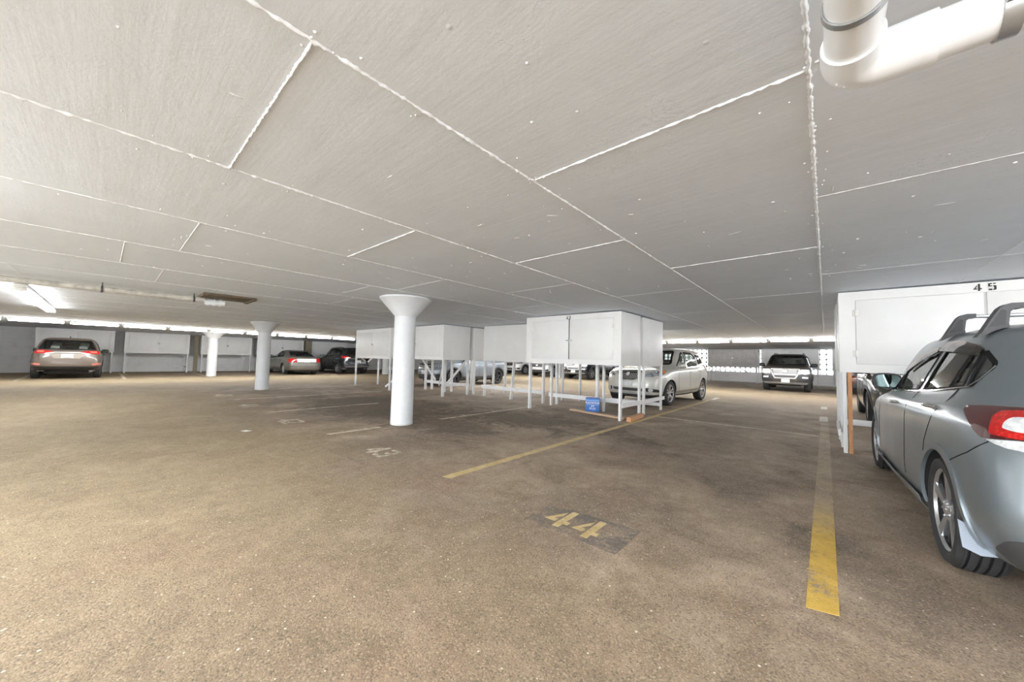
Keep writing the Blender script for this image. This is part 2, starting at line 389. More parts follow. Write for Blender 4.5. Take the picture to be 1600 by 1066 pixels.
def digits(text, org, ux, uy, hgt, gap=0.28, h=None, width=1.0):
    b = B(); ux = Vector(ux); uy = Vector(uy); nz = ux.cross(uy); x = 0.0
    for ch in text:
        for poly in DIG[ch]:
            p3 = [Vector(org) + ux * ((x + a) * hgt * width) + uy * (c * hgt) for a, c in poly]
            b.prism(p3, nz * (h or 0.002))
        x += 0.76 + gap
    return b

# ------------------------------------------------------------------ room
XL, XR, YB, YF_ = -28.4, 13.0, 28.6, -4.2
b = B()
nx, ny = 40, 40
b.box(XL - 0.3, XR + 0.3, YF_, YB + 6, -0.3, 0)
floor = struct(obj('floor', b, M_ASPH))
b = B(); b.box(XL - 0.3, XR + 0.3, YF_ - 22, YF_, -0.3, -0.002); struct(obj('driveway', b, simple('concrete_apron', (0.55, 0.54, 0.51), 0.8, scale=2)))
b = B()
def cv(x, y, dz=0): return (x, y, ceil_z(x, y) + dz)
b.prism([cv(XL - 0.3, YF_), cv(XR + 0.3, YF_), cv(XR + 0.3, YB + 0.3), cv(XL - 0.3, YB + 0.3)], (0, 0, 0.3))
ceiling = struct(obj('ceiling', b, M_CEIL))

# plywood-form joints printed in the ceiling slab
def seam(p, q, w, depth, jag, step=0.014):
    p = Vector(p); q = Vector(q); L = (q - p).length; n = max(2, int(L / step)); d = (q - p).normalized(); s_ = Vector((-d.y, d.x, 0))
    bm = bmesh.new(); rows = []
    for i in range(n + 1):
        t = p + (q - p) * (i / n); k1 = random.uniform(-1, 1); k2 = random.uniform(0.35, 1.35)
        big = random.random() < jag * 0.25
        hw = w * (0.55 + 0.45 * k2) * (1.3 if big else 1); dp = depth * k2 * (1.35 if big else 1); off = k1 * w * 0.3
        row = []
        for a, z in ((-1, -0.003), (-0.45, 0.75), (0.1, 1.0), (0.55, 0.6), (1, -0.003)):
            x = t + s_ * (off + a * hw)
            row.append(bm.verts.new((x.x, x.y, ceil_z(x.x, x.y) - (z * dp if z > 0 else -0.003))))
        rows.append(row)
    for r1, r2 in zip(rows, rows[1:]):
        for j in range(4): bm.faces.new((r1[j], r1[j + 1], r2[j + 1], r2[j]))
    return bm
PW = 1.268
def sx(i): return -0.03 - PW * i
seams = []
for i in range(-4, 17):
    x = sx(i); near = abs(i) <= 2
    w = 0.010 if i in (0, 1, 2) else 0.007
    seams.append(((x, -1.6 if i < 3 else -2.5, 0), (x, 12.0 if abs(i) < 6 else 14.0, 0), w, 0.008 if i in (0, 1, 2) else 0.005, 0.8))
    if -3 <= i < 3: seams.append(((x, 12.0, 0), (x, 27.0, 0), 0.014, 0.006, 0.2))
offs = {-2: 2.92, -1: 2.92, 0: 1.62, 1: 0.41, 2: 1.66, 3: 0.45, 4: 0.06, 5: 0.43, 6: 1.65, 7: 0.4, 8: 1.3, 9: 0.2, 10: 1.5, 11: 0.8}
for i, o0 in offs.items():
    for kk in range(-1, 5):
        y = o0 + 2.52 * kk
        strong = (i, kk) in ((0, 0), (1, 0), (1, 1), (2, 0), (0, 1))
        if y < -1.2: continue
        seams.append(((sx(i), y, 0), (sx(i + 1), y + random.uniform(-.01, .01), 0), 0.007 if strong else 0.006, 0.008 if strong else 0.004, 0.3))
bm = B()
for p, q, w, dpt, jg in seams:
    bm.add(seam(p, q, w, dpt, jg))
o = obj('ceiling_seam', bm, M_SEAM, ceiling, angle=80, fixn=False); struct(o)
# drips, chips and nail heads left on the slab
bm = bmesh.new()
def blob(x, y, r, hgt, st=1.0, ang=0.0):
    m4 = Matrix.Translation((x, y, ceil_z(x, y) + 0.001)) @ Matrix.Rotation(ang, 4, 'Z') @ Matrix.Diagonal((r * st, r, hgt, 1))
    r_ = bmesh.ops.create_icosphere(bm, subdivisions=2, radius=1.0, matrix=m4)
    for v in r_['verts']: v.co += Vector((random.uniform(-1, 1), random.uniform(-1, 1), random.uniform(-1, 1))) * r * 0.14
for _ in range(150):
    x = random.uniform(-6.5, 1.4); y = random.uniform(-0.6, 6.0)
    blob(x, y, random.uniform(0.004, 0.012), random.uniform(0.003, 0.008))
for _ in range(60):
    x = random.uniform(-5.5, 1.2); y = random.uniform(0.2, 5.5)
    blob(x, y, random.uniform(0.003, 0.006), 0.004, random.uniform(4, 11), random.choice((0.1, 1.6, random.uniform(0, 3))))
for _ in range(90):
    x = sx(random.choice((0, 1, 2))) + random.gauss(0, 0.05); y = random.uniform(0, 5.5)
    blob(x, y, random.uniform(0.003, 0.007), random.uniform(0.003, 0.007))
for x, y in ((-1.29, 0.41), (-1.28, 1.62), (-0.04, 1.60), (-2.6, 2.9), (-2.55, 0.42), (-1.28, 2.88), (-0.05, 4.18)):
    for _ in range(4): blob(x + random.gauss(0, .02), y + random.gauss(0, .012), random.uniform(.004, .009), 0.007)
o = obj('ceiling_blemish', bm, M_SEAM, ceiling, angle=80); o['kind'] = 'stuff'

# walls
b = B(); b.box(XL - 0.3, -11.0, YF_ - 0.3, YF_, -0.02, 2.3); struct(obj('wall_front', b, M_BLOCK))
b = B(); b.box(XL - 0.3, XL, YF_, YB, -0.02, ceil_z(XL, 0) + 0.2); wl = struct(obj('wall_left', b, M_BLOCK))
b = B(); b.box(XR, XR + 0.3, YF_, YB, -0.02, 0.75); b.box(XR, XR + 0.3, YF_, YB, 2.22, 2.5)
for yy in range(-4, 29, 4): b.box(XR, XR + 0.3, yy, yy + .3, .75, 2.22)  # openings added to this unseen wall to let daylight reach the ceiling
struct(obj('wall_right', b, M_BLOCK))
b = B(); b.box(XL, XR, YB, YB + 0.2, -0.02, 0.68)
b.box(XL, -27.0, YB, YB + 0.2, 0.68, 2.36)
for x0, x1 in ((-12.2, -11.8), (-3.2, -3.0), (0.35, 2.2), (4.0, XR)):
    b.box(x0, x1, YB, YB + 0.2, 0.68, 2.36)
wb = struct(obj('wall_back', b, M_BLOCK))
# pierced concrete block screen between low wall and ceiling
def screen(x0, x1):
    b = B(); n = max(1, round((x1 - x0) / 0.30)); s_ = (x1 - x0) / n; rows = 5; hz = 1.52 / rows
    for i in range(n):
        for j in range(rows):
            cx = x0 + (i + .5) * s_; cz = 0.68 + (j + .5) * hz; t = 0.024
            b.box(cx - s_ / 2, cx + s_ / 2, YB + .04, YB + .14, cz + hz / 2 - t, cz + hz / 2 + t)
            b.box(cx - s_ / 2 - t, cx - s_ / 2 + t, YB + .04, YB + .14, cz - hz / 2, cz + hz / 2)
            b.tube([(cx + 0.085 * math.cos(a), YB + .09, cz + 0.085 * math.sin(a)) for a in [k * PI / 5 for k in range(11)]], 0.02, 6)
            for sx_ in (-1, 1):
                for sz_ in (-1, 1):
                    b.bar((cx + sx_ * .06, YB + .09, cz + sz_ * .06), (cx + sx_ * s_ / 2, YB + .09, cz + sz_ * hz / 2), 0.032, 0.08, (0, 1, 0))
    return b
for k, (x0, x1) in enumerate(((-27.0, -12.2), (-11.8, -3.2), (-3.0, 0.35), (2.2, 4.0))):
    struct(obj('window_%d' % (k + 1), screen(x0, x1), simple('breeze_block', (0.6, 0.59, 0.57), 0.8), None))

# painted marks on the floor
def fquad(b, pts, z=0.0018):
    b.prism([(x, y, 0.0004) for x, y in pts], (0, 0, z))
def mark(name, quads, mat):
    b = B()
    for q in quads: fquad(b, q)
    return struct(obj(name, b, mat, floor))
def yline(x, y0, y1, w=0.11): return [(x - w / 2, y0), (x + w / 2, y0 + 0.03), (x + w / 2, y1), (x - w / 2, y1)]
mark('stall_line', [yline(-0.03, 2.36, 10.0, 0.125)], M_YEL)
mark('stall_line', [yline(-0.05, 10.3, 11.3, 0.14), yline(-0.05, 13.2, 14.0, 0.14)], M_WHITEP)
mark('stall_line', [yline(-2.86, 2.29, 13.0, 0.10)], M_YELW)
mark('stall_line', [yline(-2.84, 13.3, 14.2, 0.14)], M_WHITEP)
mark('stall_line', [yline(-5.63, 2.24, 3.1, 0.09), yline(-5.6, 4.3, 7.3, 0.07)], M_CREAM)
mark('stall_line', [yline(-8.5, 2.24, 4.6, 0.09)], M_CREAM)
mark('stall_line', [yline(-11.25, 2.18, 6.2, 0.09)], M_CREAM)
mark('stall_line', [yline(-13.9, 3.9, 6.5, 0.09)], M_CREAM)
mark('cross_line', [[(-2.8, 8.04), (-0.1, 8.08), (-0.1, 8.15), (-2.8, 8.10)]], M_CREAM)
for yy in (-2.2, 0.45, 3.2, 6.1, 8.9):
    mark('bay_line', [[(-27.5, yy), (-21.5, yy + .05), (-21.5, yy + .15), (-27.5, yy + .1)]], M_CREAM)
mark('number_patch', [[(-1.72, 2.14), (-1.0, 2.14), (-1.0, 2.56), (-1.72, 2.50)]], M_DARKP)
def fnum(txt, x, y, hg, mat, width=1.0, gap=0.28):
    b = digits(txt, (x, y, 0.002), (1, 0, 0), (0, 1, 0), hg, gap, 0.0012, width)
    return struct(obj('stall_number', b, mat, floor))
fnum('44', -1.62, 2.20, 0.30, M_YELW, 0.86, 0.14)
fnum('43', -4.42, 2.18, 0.32, M_CREAM, 0.95, 0.1)
fnum('42', -7.42, 2.05, 0.34, M_CREAM, 1.0, 0.1)
fnum('41', -10.05, 2.02, 0.36, M_CREAM, 1.0, 0.1)
fnum('40', -12.85, 2.0, 0.38, M_CREAM, 1.0, 0.1)
def crack(pts, w, mat):
    b = B(); pts = [Vector(p) for p in pts]; L = []
    for a, c in zip(pts, pts[1:]):
        n = max(2, int((c - a).length / .12))
        L += [a.lerp(c, k / n) + Vector((random.uniform(-.02, .02), random.uniform(-.02, .02))) for k in range(n)]
    for a, c in zip(L, L[1:]):
        t = (c - a).normalized(); nn = Vector((-t.y, t.x)) * w * random.uniform(.4, 1.2)
        fquad(b, [tuple(a - nn), tuple(c - nn * .8), tuple(c + nn * .8), tuple(a + nn)], .0012)
    return struct(obj('floor_crack', b, mat, floor))

crack([(-6.2, 2.0), (-4.9, 1.9), (-3.4, 1.95), (-2.9, 2.05)], .008, M_DARKP)
b = B(); b.box(-6.73, -6.6, 1.43, 1.51, 0.001, 0.005, rot=Matrix.Rotation(0.4, 3, 'Z')); tag(obj('paper_scrap', b, M_PAPER), 'small white scrap of paper lying alone on the tan asphalt', 'litter')

# ------------------------------------------------------------------ columns
def column(x, y, label, r=0.19, rt=0.45, hc=0.34):
    zc = ceil_z(x, y)
    t = thing('column', label, 'column', (x, y, 0), group='round white columns'); t['kind'] = 'thing'
    b = B(); b.lathe([(r * 1.01, 0.0), (r * 1.0, 0.3), (r * 0.985, 1.2), (r * 0.97, zc - hc)], seg=48)
    obj('shaft', b, M_COLUMN, t)
    b = B(); b.lathe([(r * 0.97, zc - hc - 0.002), (r * 1.0, zc - hc + 0.015), (rt * 0.985, zc - 0.035), (rt, zc - 0.03), (rt, zc - 0.003)], seg=48)
    obj('capital', b, M_COLUMN, t)
    return t
column(-5.67, 3.52, 'nearest thick round white column with a flared capital, beside worn number 43')
column(-13.83, 3.4, 'round white column in the middle distance, left of the tan sedan', rt=.41)
column(-22.4, 3.4, 'farthest slender round white column in front of the wall storage lockers')
column(-13.3, 19.8, 'far white column seen under locker 43, beside the white crossover', hc=0.3)
column(-21.3, 11.9, 'far white column half hidden under the left locker, behind the black crossover')

# ------------------------------------------------------------------ storage lockers
def locker(label, x0, x1, y0, y1, z0, face, num=None, doors=True, legs=None, braces=(), mat=None, split=0.5, ztop=None, hinge=True, group='storage lockers on posts', side_mat=None):
    """face: -1 doors on y0 side, +1 doors on y1 side"""
    w = x1 - x0; d = y1 - y0; cx, cy = (x0 + x1) / 2, (y0 + y1) / 2
    zt = (ztop or min(ceil_z(x0, y1), ceil_z(x1, y1))) - 0.012
    t = thing('storage_locker', label, 'locker', (cx, cy, 0), group=group)
    mt = mat or M_CAB
    yf = -face * 0 + (y0 - cy if face < 0 else y1 - cy); s_ = face
    b = B(); b.box(x0 - cx, x1 - cx, (y0 - cy) + (0.02 if face < 0 else 0), (y1 - cy) - (0.02 if face > 0 else 0), z0, zt, bev=0.004)
    fx0, fx1 = x0 - cx, x1 - cx
    a, c = sorted((yf, yf - s_ * 0.022))
    # face frame around the doors
    dx0, dx1, dz0, dz1 = fx0 + 0.17, fx1 - 0.17, z0 + 0.11, zt - 0.12
    b.box(fx0, fx1, a, c, dz1, zt); b.box(fx0, fx1, a, c, z0, dz0)
    b.box(fx0, dx0, a, c, dz0, dz1); b.box(dx1, fx1, a, c, dz0, dz1)
    body = obj('body', b, mt, t)
    if doors:
        mid = dx0 + (dx1 - dx0) * split
        for k, (p, q) in enumerate(((dx0 + .004, mid - .012), (mid + .012, dx1 - .004))):
            e0, e1 = sorted((yf + s_ * 0.003, yf - s_ * 0.018))
            b = B(); b.box(p, q, e0, e1, dz0 + .005, dz1 - .005, bev=0.003)
            dr = obj('door', b, mt, t)
            if hinge:
                hx = p - 0.004 if k == 0 else q + 0.004
                for hz in (dz0 + 0.17 * (dz1 - dz0), dz0 + 0.8 * (dz1 - dz0)):
                    b = B(); h0, h1 = sorted((yf + s_ * 0.001, yf + s_ * 0.007)); b.box(hx - .03, hx + .03, h0, h1, hz - .045, hz + .045, bev=0.002)
                    b.tube([(hx, yf + s_ * .008, hz - .045), (hx, yf + s_ * .008, hz + .045)], 0.006, 8); obj('hinge', b, M_CABS, dr)
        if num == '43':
            b = B(); b.box(mid - .013, mid + .013, yf - .001, yf + .012, dz0, dz1 + .03); obj('door_gap_shade', b, M_DARKGREY, t)  # dark strip painting in the shade between the two doors
        b = B(); h0, h1 = sorted((yf + s_ * .002, yf + s_ * .012)); zc = (dz0 + dz1) / 2 - 0.02
        b.box(mid - .075, mid + .085, h0, h1, zc - .012, zc + .012, bev=.002); b.tube([(mid + .03, yf + s_ * .02, zc - .05), (mid + .03, yf + s_ * .02, zc + .015)], 0.013, 8)
        obj('latch', b, M_STEEL, t)
    if num:
        hg = 0.085 if num == '45' else 0.078; gp = 0.55 if num == '45' else 0.12; wd = (2 * 0.76 + gp) * hg
        for q, ch in enumerate(num):
            b = digits(ch, (num_x(num, fx0, fx1) - wd / 2 + q * (.76 + gp) * hg, yf - 0.002, zt - 0.105), (1, 0, 0), (0, 0, 1), hg, gp, 0.002)
            obj('stencil_digit', b, M_STENCIL, t)
    for lx, ly, lw, ld, lz, lm in (legs or []):
        b = B(); b.box(lx - cx - lw / 2, lx - cx + lw / 2, ly - cy - ld / 2, ly - cy + ld / 2, 0.0, lz or z0 + 0.001, bev=0.003); obj('leg', b, lm or M_POST, t)
    for p, q, bw, bd in braces:
        b = B(); b.bar((p[0] - cx, p[1] - cy, p[2]), (q[0] - cx, q[1] - cy, q[2]), bw, bd); obj('brace', b, M_POST, t)
    return t
def num_x(num, a, b): return (a + b) / 2 + (-0.02 if num == '43' else 0.0)
def corner_legs(x0, x1, y0, y1, n=2, w=0.04, d=0.088, inset=0.0):
    L = []
    for i in range(n):
        x = x0 + w / 2 + (x1 - x0 - w) * i / (n - 1)
        for y in (y0 + d / 2 + inset, y1 - d / 2 - inset): L.append((x, y, w, d, None, None))
    return L
Z0 = 1.11
# front row
x0, x1, y0, y1 = -5.55, -3.09, 6.84, 7.86
locker('white double door locker stencilled 43 standing over the blue box', x0, x1, y0, y1, Z0, -1, '43',
       legs=[(x0 + .1, y0 + .06, .04, .088, None, None), (x1 - .03, y0 + .05, .045, .088, None, None), (x0 + .1, y1 - .05, .04, .088, None, None), (x1 - .03, y1 + .0, .04, .088, None, None), (-4.12, y1 - .05, .06, .088, None, None), (-3.95, y1 - .05, .04, .088, None, None)],
       braces=[((x1, y0 + .05, .30), (x1, y1 + .12, .30), .03, .088), ((x0 - .02, y1 + .01, .27), (x1, y1 + .01, .27), .03, .10)])
x0, x1, y0, y1 = -11.05, -8.71, 6.74, 7.82
locker('white locker with a dark latch and a grey side, partly behind the nearest column', x0, x1, y0, y1, Z0, -1, None, True,
       legs=corner_legs(x0, x1, y0, y1) + [(-9.9, y1 - .05, .04, .088, None, None)],
       braces=[((x1 - .0, y0 + .05, .34), (x1, y1, .34), .03, .088), ((x0, y1 + .01, .30), (x1, y1 + .01, .30), .03, .10), ((-9.95, 7.75, 1.1), (-9.2, 7.0, .32), .03, .07), ((-8.75, 7.72, 1.1), (-8.78, 6.95, .36), .03, .07), ((-11.0, 7.6, 1.1), (-10.2, 7.6, .4), .03, .07)], split=0.32)
x0, x1, y0, y1 = -13.95, -11.35, 6.5, 7.5
locker('white double door locker on thin posts, left of the nearest column', x0, x1, y0, y1, Z0 - .02, -1, None, True,
       legs=corner_legs(x0, x1, y0, y1, w=.045, d=.06), braces=[((-11.4, 7.4, .9), (-12.3, 6.9, .05), .03, .06), ((-13.6, 6.6, 1.08), (-13.9, 6.9, .95), .03, .05), ((-13.0, 6.55, .95), (-12.7, 6.55, 1.09), .03, .05)])
x0, x1, y0, y1 = 0.15, 2.72, 6.84, 7.86
locker('white locker stencilled 45 above the nose of the grey hatchback', x0, x1, y0, y1, Z0 + .01, -1, '45', True,
       legs=[(x0 + .045, y0 + .05, .045, .088, None, None), (x0 + .10, y0 + .05, .045, .088, None, M_RAWWOOD), (x0 + .03, y1 - .05, .04, .088, None, None), (x0 + .03, y0 + .5, .04, .088, None, None), (x1 - .05, y0 + .05, .045, .088, None, None), (x1 - .05, y1 - .05, .045, .088, None, None)],
       braces=[((x0 - .015, y0 - .02, .28), (x0 - .015, y1, .28), .03, .088), ((x0, y1, .32), (x1, y1, .32), .03, .088)])
# back row, doors facing away
x0, x1, y0, y1 = -5.5, -3.1, 8.02, 9.32
locker('white locker standing back to back with locker 43, above the silver crossover', x0, x1, y0, y1, Z0 - .01, 1, None, True,
       legs=[(x0 + .05, y0 + .05, .04, .088, None, None), (x1 - .03, y0 + .12, .04, .088, None, None), (x1 - .03, y1 - .05, .04, .088, None, None), (x0 + .05, y1 - .05, .04, .088, None, None)],
       braces=[((x1, y0 + .08, .30), (x1, y1 + .1, .30), .03, .088), ((-4.5, y1 - .08, .14), (x1, y1 - .08, .14), .03, .088)])
x0, x1, y0, y1 = -8.15, -5.72, 7.9, 8.95
locker('white locker showing its plain back, left of locker 43', x0, x1, y0, y1, Z0, 1, None, True,
       legs=[(x0 + .04, y0 + .05, .045, .088, None, None), (x1 - .1, y0 + .05, .045, .088, None, None), (x0 + .04, y1 - .05, .045, .088, None, None), (x1 - .1, y1 - .05, .045, .088, None, None)],
       braces=[((x0 - .04, y0 + .0, .30), (x1 - .05, y0 + .0, .30), .03, .10), ((-7.0, y0 + .06, 0.0), (-6.9, y0 + .06, 1.1), .045, .088)])
x0, x1, y0, y1 = -11.0, -8.68, 7.98, 8.98
locker('white locker hidden behind the partly covered front locker, only its side visible', x0, x1, y0, y1, Z0, 1, None, True, legs=corner_legs(x0, x1, y0, y1, 3))
x0, x1, y0, y1 = 0.14, 2.7, 8.02, 9.2
locker('white locker standing back to back with locker 45, above the dark taupe car', x0, x1, y0, y1, Z0 + .02, 1, None, True, legs=[(x0 + .03, y0 + .05, .04, .088, None, None), (x0 + .03, y1 - .05, .04, .088, None, None), (x1 - .03, y1 - .05, .04, .088, None, None)])
# lockers along the left wall (doors face the room)
def wall_locker(label, ya, yb, xf=-27.0, depth=1.3, z0=1.03, num=False, mat=None, diag=False):
    yc = (ya + yb) / 2; w = yb - ya; zt = ceil_z(xf - depth, yc) - 0.02
    t = thing('storage_locker', label, 'locker', (xf, yc, 0), group='storage lockers along the left wall')
    mt = mat or M_CAB
    b = B(); b.box(-depth, -0.022, -w / 2, w / 2, z0, zt, bev=0.004)
    b.box(-.022, 0, -w / 2, w / 2, z0, z0 + .1); b.box(-.022, 0, -w / 2, w / 2, zt - .1, zt); b.box(-.022, 0, -w / 2, -w / 2 + .16, z0 + .1, zt - .1); b.box(-.022, 0, w / 2 - .16, w / 2, z0 + .1, zt - .1)
    obj('body', b, mt, t)
    for s_ in (-1, 1):
        b = B(); p, q = sorted((s_ * .008, s_ * (w / 2 - .165))); b.box(-.018, .003, p, q, z0 + .105, zt - .105, bev=.003); obj('door', b, mt, t)
    b = B(); b.box(.0, .02, -.05, .05, (z0 + zt) / 2 - .05, (z0 + zt) / 2 + .03, bev=.004); obj('latch', b, M_STEEL, t)
    for s_ in (-1, 1):
        for xx in (-.06, -depth + .06):
            b = B(); yy = s_ * (w / 2 - .06); b.box(xx - .04, xx + .04, yy - .03, yy + .03, 0, z0 + .001); obj('leg', b, M_POST, t)
    if num:
        b = B(); b.box(0, .006, -.1, .1, zt - .085, zt - .01); obj('number_plate', b, M_PLATE, t)
    b = B(); b.bar((-.06, w / 2 - .1, .32), (-.06, w / 2 - .5, z0), .03, .05) if diag else b.bar((-depth + .06, w / 2 - .06, .3), (-.06, w / 2 - .06, .3), .03, .07); obj('brace', b, M_POST, t)
    return t
wall_locker('grey white wall locker directly behind the tan crossover', -2.18, 0.24)
wall_locker('grey white wall locker just right of the tan crossover, with small number plate', 0.58, 3.08, num=True)
wall_locker('grey white wall locker partly hidden by the farthest slender column', 3.58, 6.0, diag=True)
wall_locker('grey white wall locker behind the tan sedan', 6.4, 8.95)
wall_locker('grey white wall locker behind the black crossover', 9.45, 12.0)
for yy in (3.4, 9.2):
    b = B(); b.box(-26.95 if yy > 9 else -27.3, -26.8 if yy > 9 else -27.2, yy - .2 if yy > 9 else yy - .09, yy + .2 if yy > 9 else yy + .09, 0, 2.10)
    tag(obj('board', b, M_OLIVE), 'olive brown board standing upright between lockers, ' + ('behind the tan sedan' if yy > 9 else 'left of the farthest column'), 'board')
# back wall lockers
def back_locker(label, xa, xb, yf=27.0, z0=1.02, mat=None, br=False):
    xc = (xa + xb) / 2; w = xb - xa; zt = ceil_z(xa, yf + 1) - 0.02
    t = thing('storage_locker', label, 'locker', (xc, yf, 0), group='storage lockers along the back wall')
    b = B(); b.box(-w / 2, w / 2, .022, 1.1, z0, zt, bev=.004); b.box(-w / 2, w / 2, 0, .022, z0, z0 + .1); b.box(-w / 2, w / 2, 0, .022, zt - .1, zt); b.box(-w / 2, -w / 2 + .15, 0, .022, z0 + .1, zt - .1); b.box(w / 2 - .15, w / 2, 0, .022, z0 + .1, zt - .1)
    obj('body', b, mat or M_CAB, t)
    for s_ in (-1, 1):
        p, q = sorted((s_ * .01, s_ * (w / 2 - .155))); b = B(); b.box(p, q, -.003, .018, z0 + .105, zt - .105, bev=.003); obj('door', b, mat or M_CAB, t)
    b = B(); zm = (z0 + zt) / 2; b.box(-.1, .1, -.016, -.003, zm - .03, zm + .02); obj('latch', b, M_STEEL, t)
    for s_ in (-1, 1):
        for yy in (.05, 1.05):
            b = B(); xx = s_ * (w / 2 - .06); b.box(xx - .03, xx + .03, yy - .04, yy + .04, 0, z0 + .001); obj('leg', b, M_POST, t)
        if br:
            b = B(); b.bar((s_ * .35, .05, z0), (s_ * (w / 2 - .08), .05, .4), .04, .06); obj('brace', b, M_POST, t)
    return t
back_locker('locker coloured in backlit shade, with diagonal braces against the bright pierced screen', -6.0, -3.2, br=True, mat=simple('backlit_shade_paint', (0.60, 0.58, 0.56), 0.5))  # grey colour carries the backlit shade of a white locker
back_locker('white locker on the back wall directly behind the dark brown SUV', -2.95, -0.28)
back_locker('white locker on the back wall behind the dark red car', 0.3, 2.9)

# ------------------------------------------------------------------ fluorescent strip lights
M_TUBEDIM = emit('dimmed_fluorescent_tube', (1.0, 0.985, 0.95), 13.0)  # weaker output, turned down to even out the brightness
def strip_light(label, loc, rz, L=1.22, group='fluorescent strip lights', tube=None):
    t = thing('fluorescent_light', label, 'light', loc, rz, group)
    b = B(); b.box(-L / 2, L / 2, -.065, .065, -.012, .035, bev=.004); b.box(-L / 2, L / 2, -.04, .04, -.04, -.01, bev=.004); obj('housing', b, M_HOUSING, t)
    for s_ in (-1, 1):
        b = B(); b.tube([(-L / 2 + .03, s_ * .05, -.055), (L / 2 - .03, s_ * .05, -.055)], .019, 10); obj('tube', b, tube or M_TUBE, t)
    for s_ in (-1, 1):
        b = B(); b.box(s_ * (L / 2 - .03) - .012, s_ * (L / 2 - .03) + .012, -.075, .075, -.075, -.01, bev=.003); obj('tube_holder', b, M_HOUSING, t)
    return t
ORD = ['first', 'second', 'third', 'fourth', 'fifth', 'sixth', 'seventh', 'eighth', 'ninth', 'tenth', 'eleventh', 'twelfth', 'thirteenth', 'fourteenth']
for k in range(9):
    y = -1.62 + 1.29 * k
    strip_light('%s ceiling strip light from the left in the long row along the left wall lockers' % ORD[k], (-20.2, y, ceil_z(-20.2, y) - .04), PI / 2)
strip_light('ceiling strip light at the far left end of the left row, cut by the frame', (-20.2, -1.62 - 1.29, ceil_z(-20.2, -2.9) - .04), PI / 2)
for k in range(5):
    x = -4.9 + 1.29 * k
    strip_light('%s ceiling strip light from the silver crossover in the row before the back wall' % ORD[k], (x, 17.3, ceil_z(x, 17.3) - .04), 0)
for k in range(1, 11):
    x = -4.9 - 1.29 * k
    strip_light('ceiling strip light of the back row, hidden behind the hanging lockers', (x, 17.3, ceil_z(x, 17.3) - .04), 0)
for k in range(4):
    x = 1.55 + 1.29 * k
    strip_light('ceiling strip light of the back row, hidden behind locker 45', (x, 17.3, ceil_z(x, 17.3) - .04), 0)
strip_light('bright ceiling strip light near the left edge, nearer half of the slanting pair', (-10.9, -0.98, ceil_z(-10.9, -1) - .05), 0, 2.44, tube=M_TUBEDIM)
strip_light('bright ceiling strip light near the left edge, farther half of the slanting pair', (-13.4, -0.98, ceil_z(-13.4, -1) - .05), 0, 2.44, tube=M_TUBEDIM)
for x in (-3.4, 0.4):
    strip_light('ceiling strip light over the front lane, out of the picture', (x, -1.35, ceil_z(x, -1.35) - .05), 0, 2.44)

for k in range(4):  # unseen lamps added to lift the dark floor and ceiling on this side
    strip_light('added fill strip light over the stalls to the right, out of the picture', (4.6, 1.5 + 3.4 * k, ceil_z(4.6, 1.5 + 3.4 * k) - .05), PI / 2, 2.44)
for k in range(2):  # lamps added out of sight to brighten the area beyond the lockers
    strip_light('added fill strip light hidden behind the hanging lockers', (-9.9 - 2.7 * k, 11.4, ceil_z(-9.9 - 2.7 * k, 11.4) - .06), 0, 2.44)
strip_light('added fill strip light hidden behind the hanging lockers', (-5.5, 12.5, ceil_z(-5.5, 12.5) - .06), 0, 2.44, tube=M_TUBEDIM)  # another hidden lamp, added to lighten the far ceiling
strip_light('added fill strip light hidden behind locker 45', (1.95, 12.6, ceil_z(1.95, 12.6) - .06), 0, 2.44)  # added out of sight for more light on the deep ceiling
strip_light('added fill strip light over the grey hatchback, out of the picture', (2.7, 3.0, ceil_z(2.7, 3.0) - .06), PI / 2, 2.44, tube=M_TUBEDIM)  # unseen lamp added to brighten the stall floor
# ------------------------------------------------------------------ pipes
t = thing('drain_pipe', 'large white plastic drain pipe with an elbow hanging under the ceiling seam', 'pipe', (0, 0, 2.05))
pr = 0.0565; px, py = 0.065, 1.36
b = B(); b.tube([(px, -1.2, 0), (px, 1.26, 0)], pr, 32); main = obj('pipe', b, M_PVC, t)
b = B(); b.tube([(px + .12, py, 0), (2.6, py, 0)], pr, 32); obj('pipe', b, M_PVC, t)
b = B(); er = pr * 1.13
arc = [(px, 1.235, 0), (px, 1.30, 0)] + [(px + .065 - .065 * math.cos(a), py - .065 + .065 * math.sin(a) + 0.0, 0) for a in [k * PI / 2 / 10 for k in range(1, 10)]] + [(px + .065, py, 0), (px + .16, py, 0)]
b.tube(arc, er, 32); obj('elbow', b, M_PVC, t)
b = B(); b.lathe([(pr + .001, -.009), (pr + .005, -.009), (pr + .005, .009), (pr + .001, .009)], seg=40, closed=True)
for v in b.b.verts: v.co = Vector((v.co.x, v.co.z, v.co.y)) + Vector((px, 1.10, 0))
b.bar((px, 1.10, pr), (px, 1.10, .215), .004, .018, (1, 0, 0)); obj('strap', b, M_STEEL, t)
b = B(); b.lathe([(pr + .001, -.016), (pr + .005, -.016), (pr + .005, .016), (pr + .001, .016)], (.335, py, 0), 'x', 40, closed=True)
b.bar((.335, py, pr), (.335, py, .215), .004, .03, (0, 1, 0)); b.box(.32, .35, py - pr - .012, py - pr + .004, -.02, .02); obj('strap', b, M_STEEL, t)
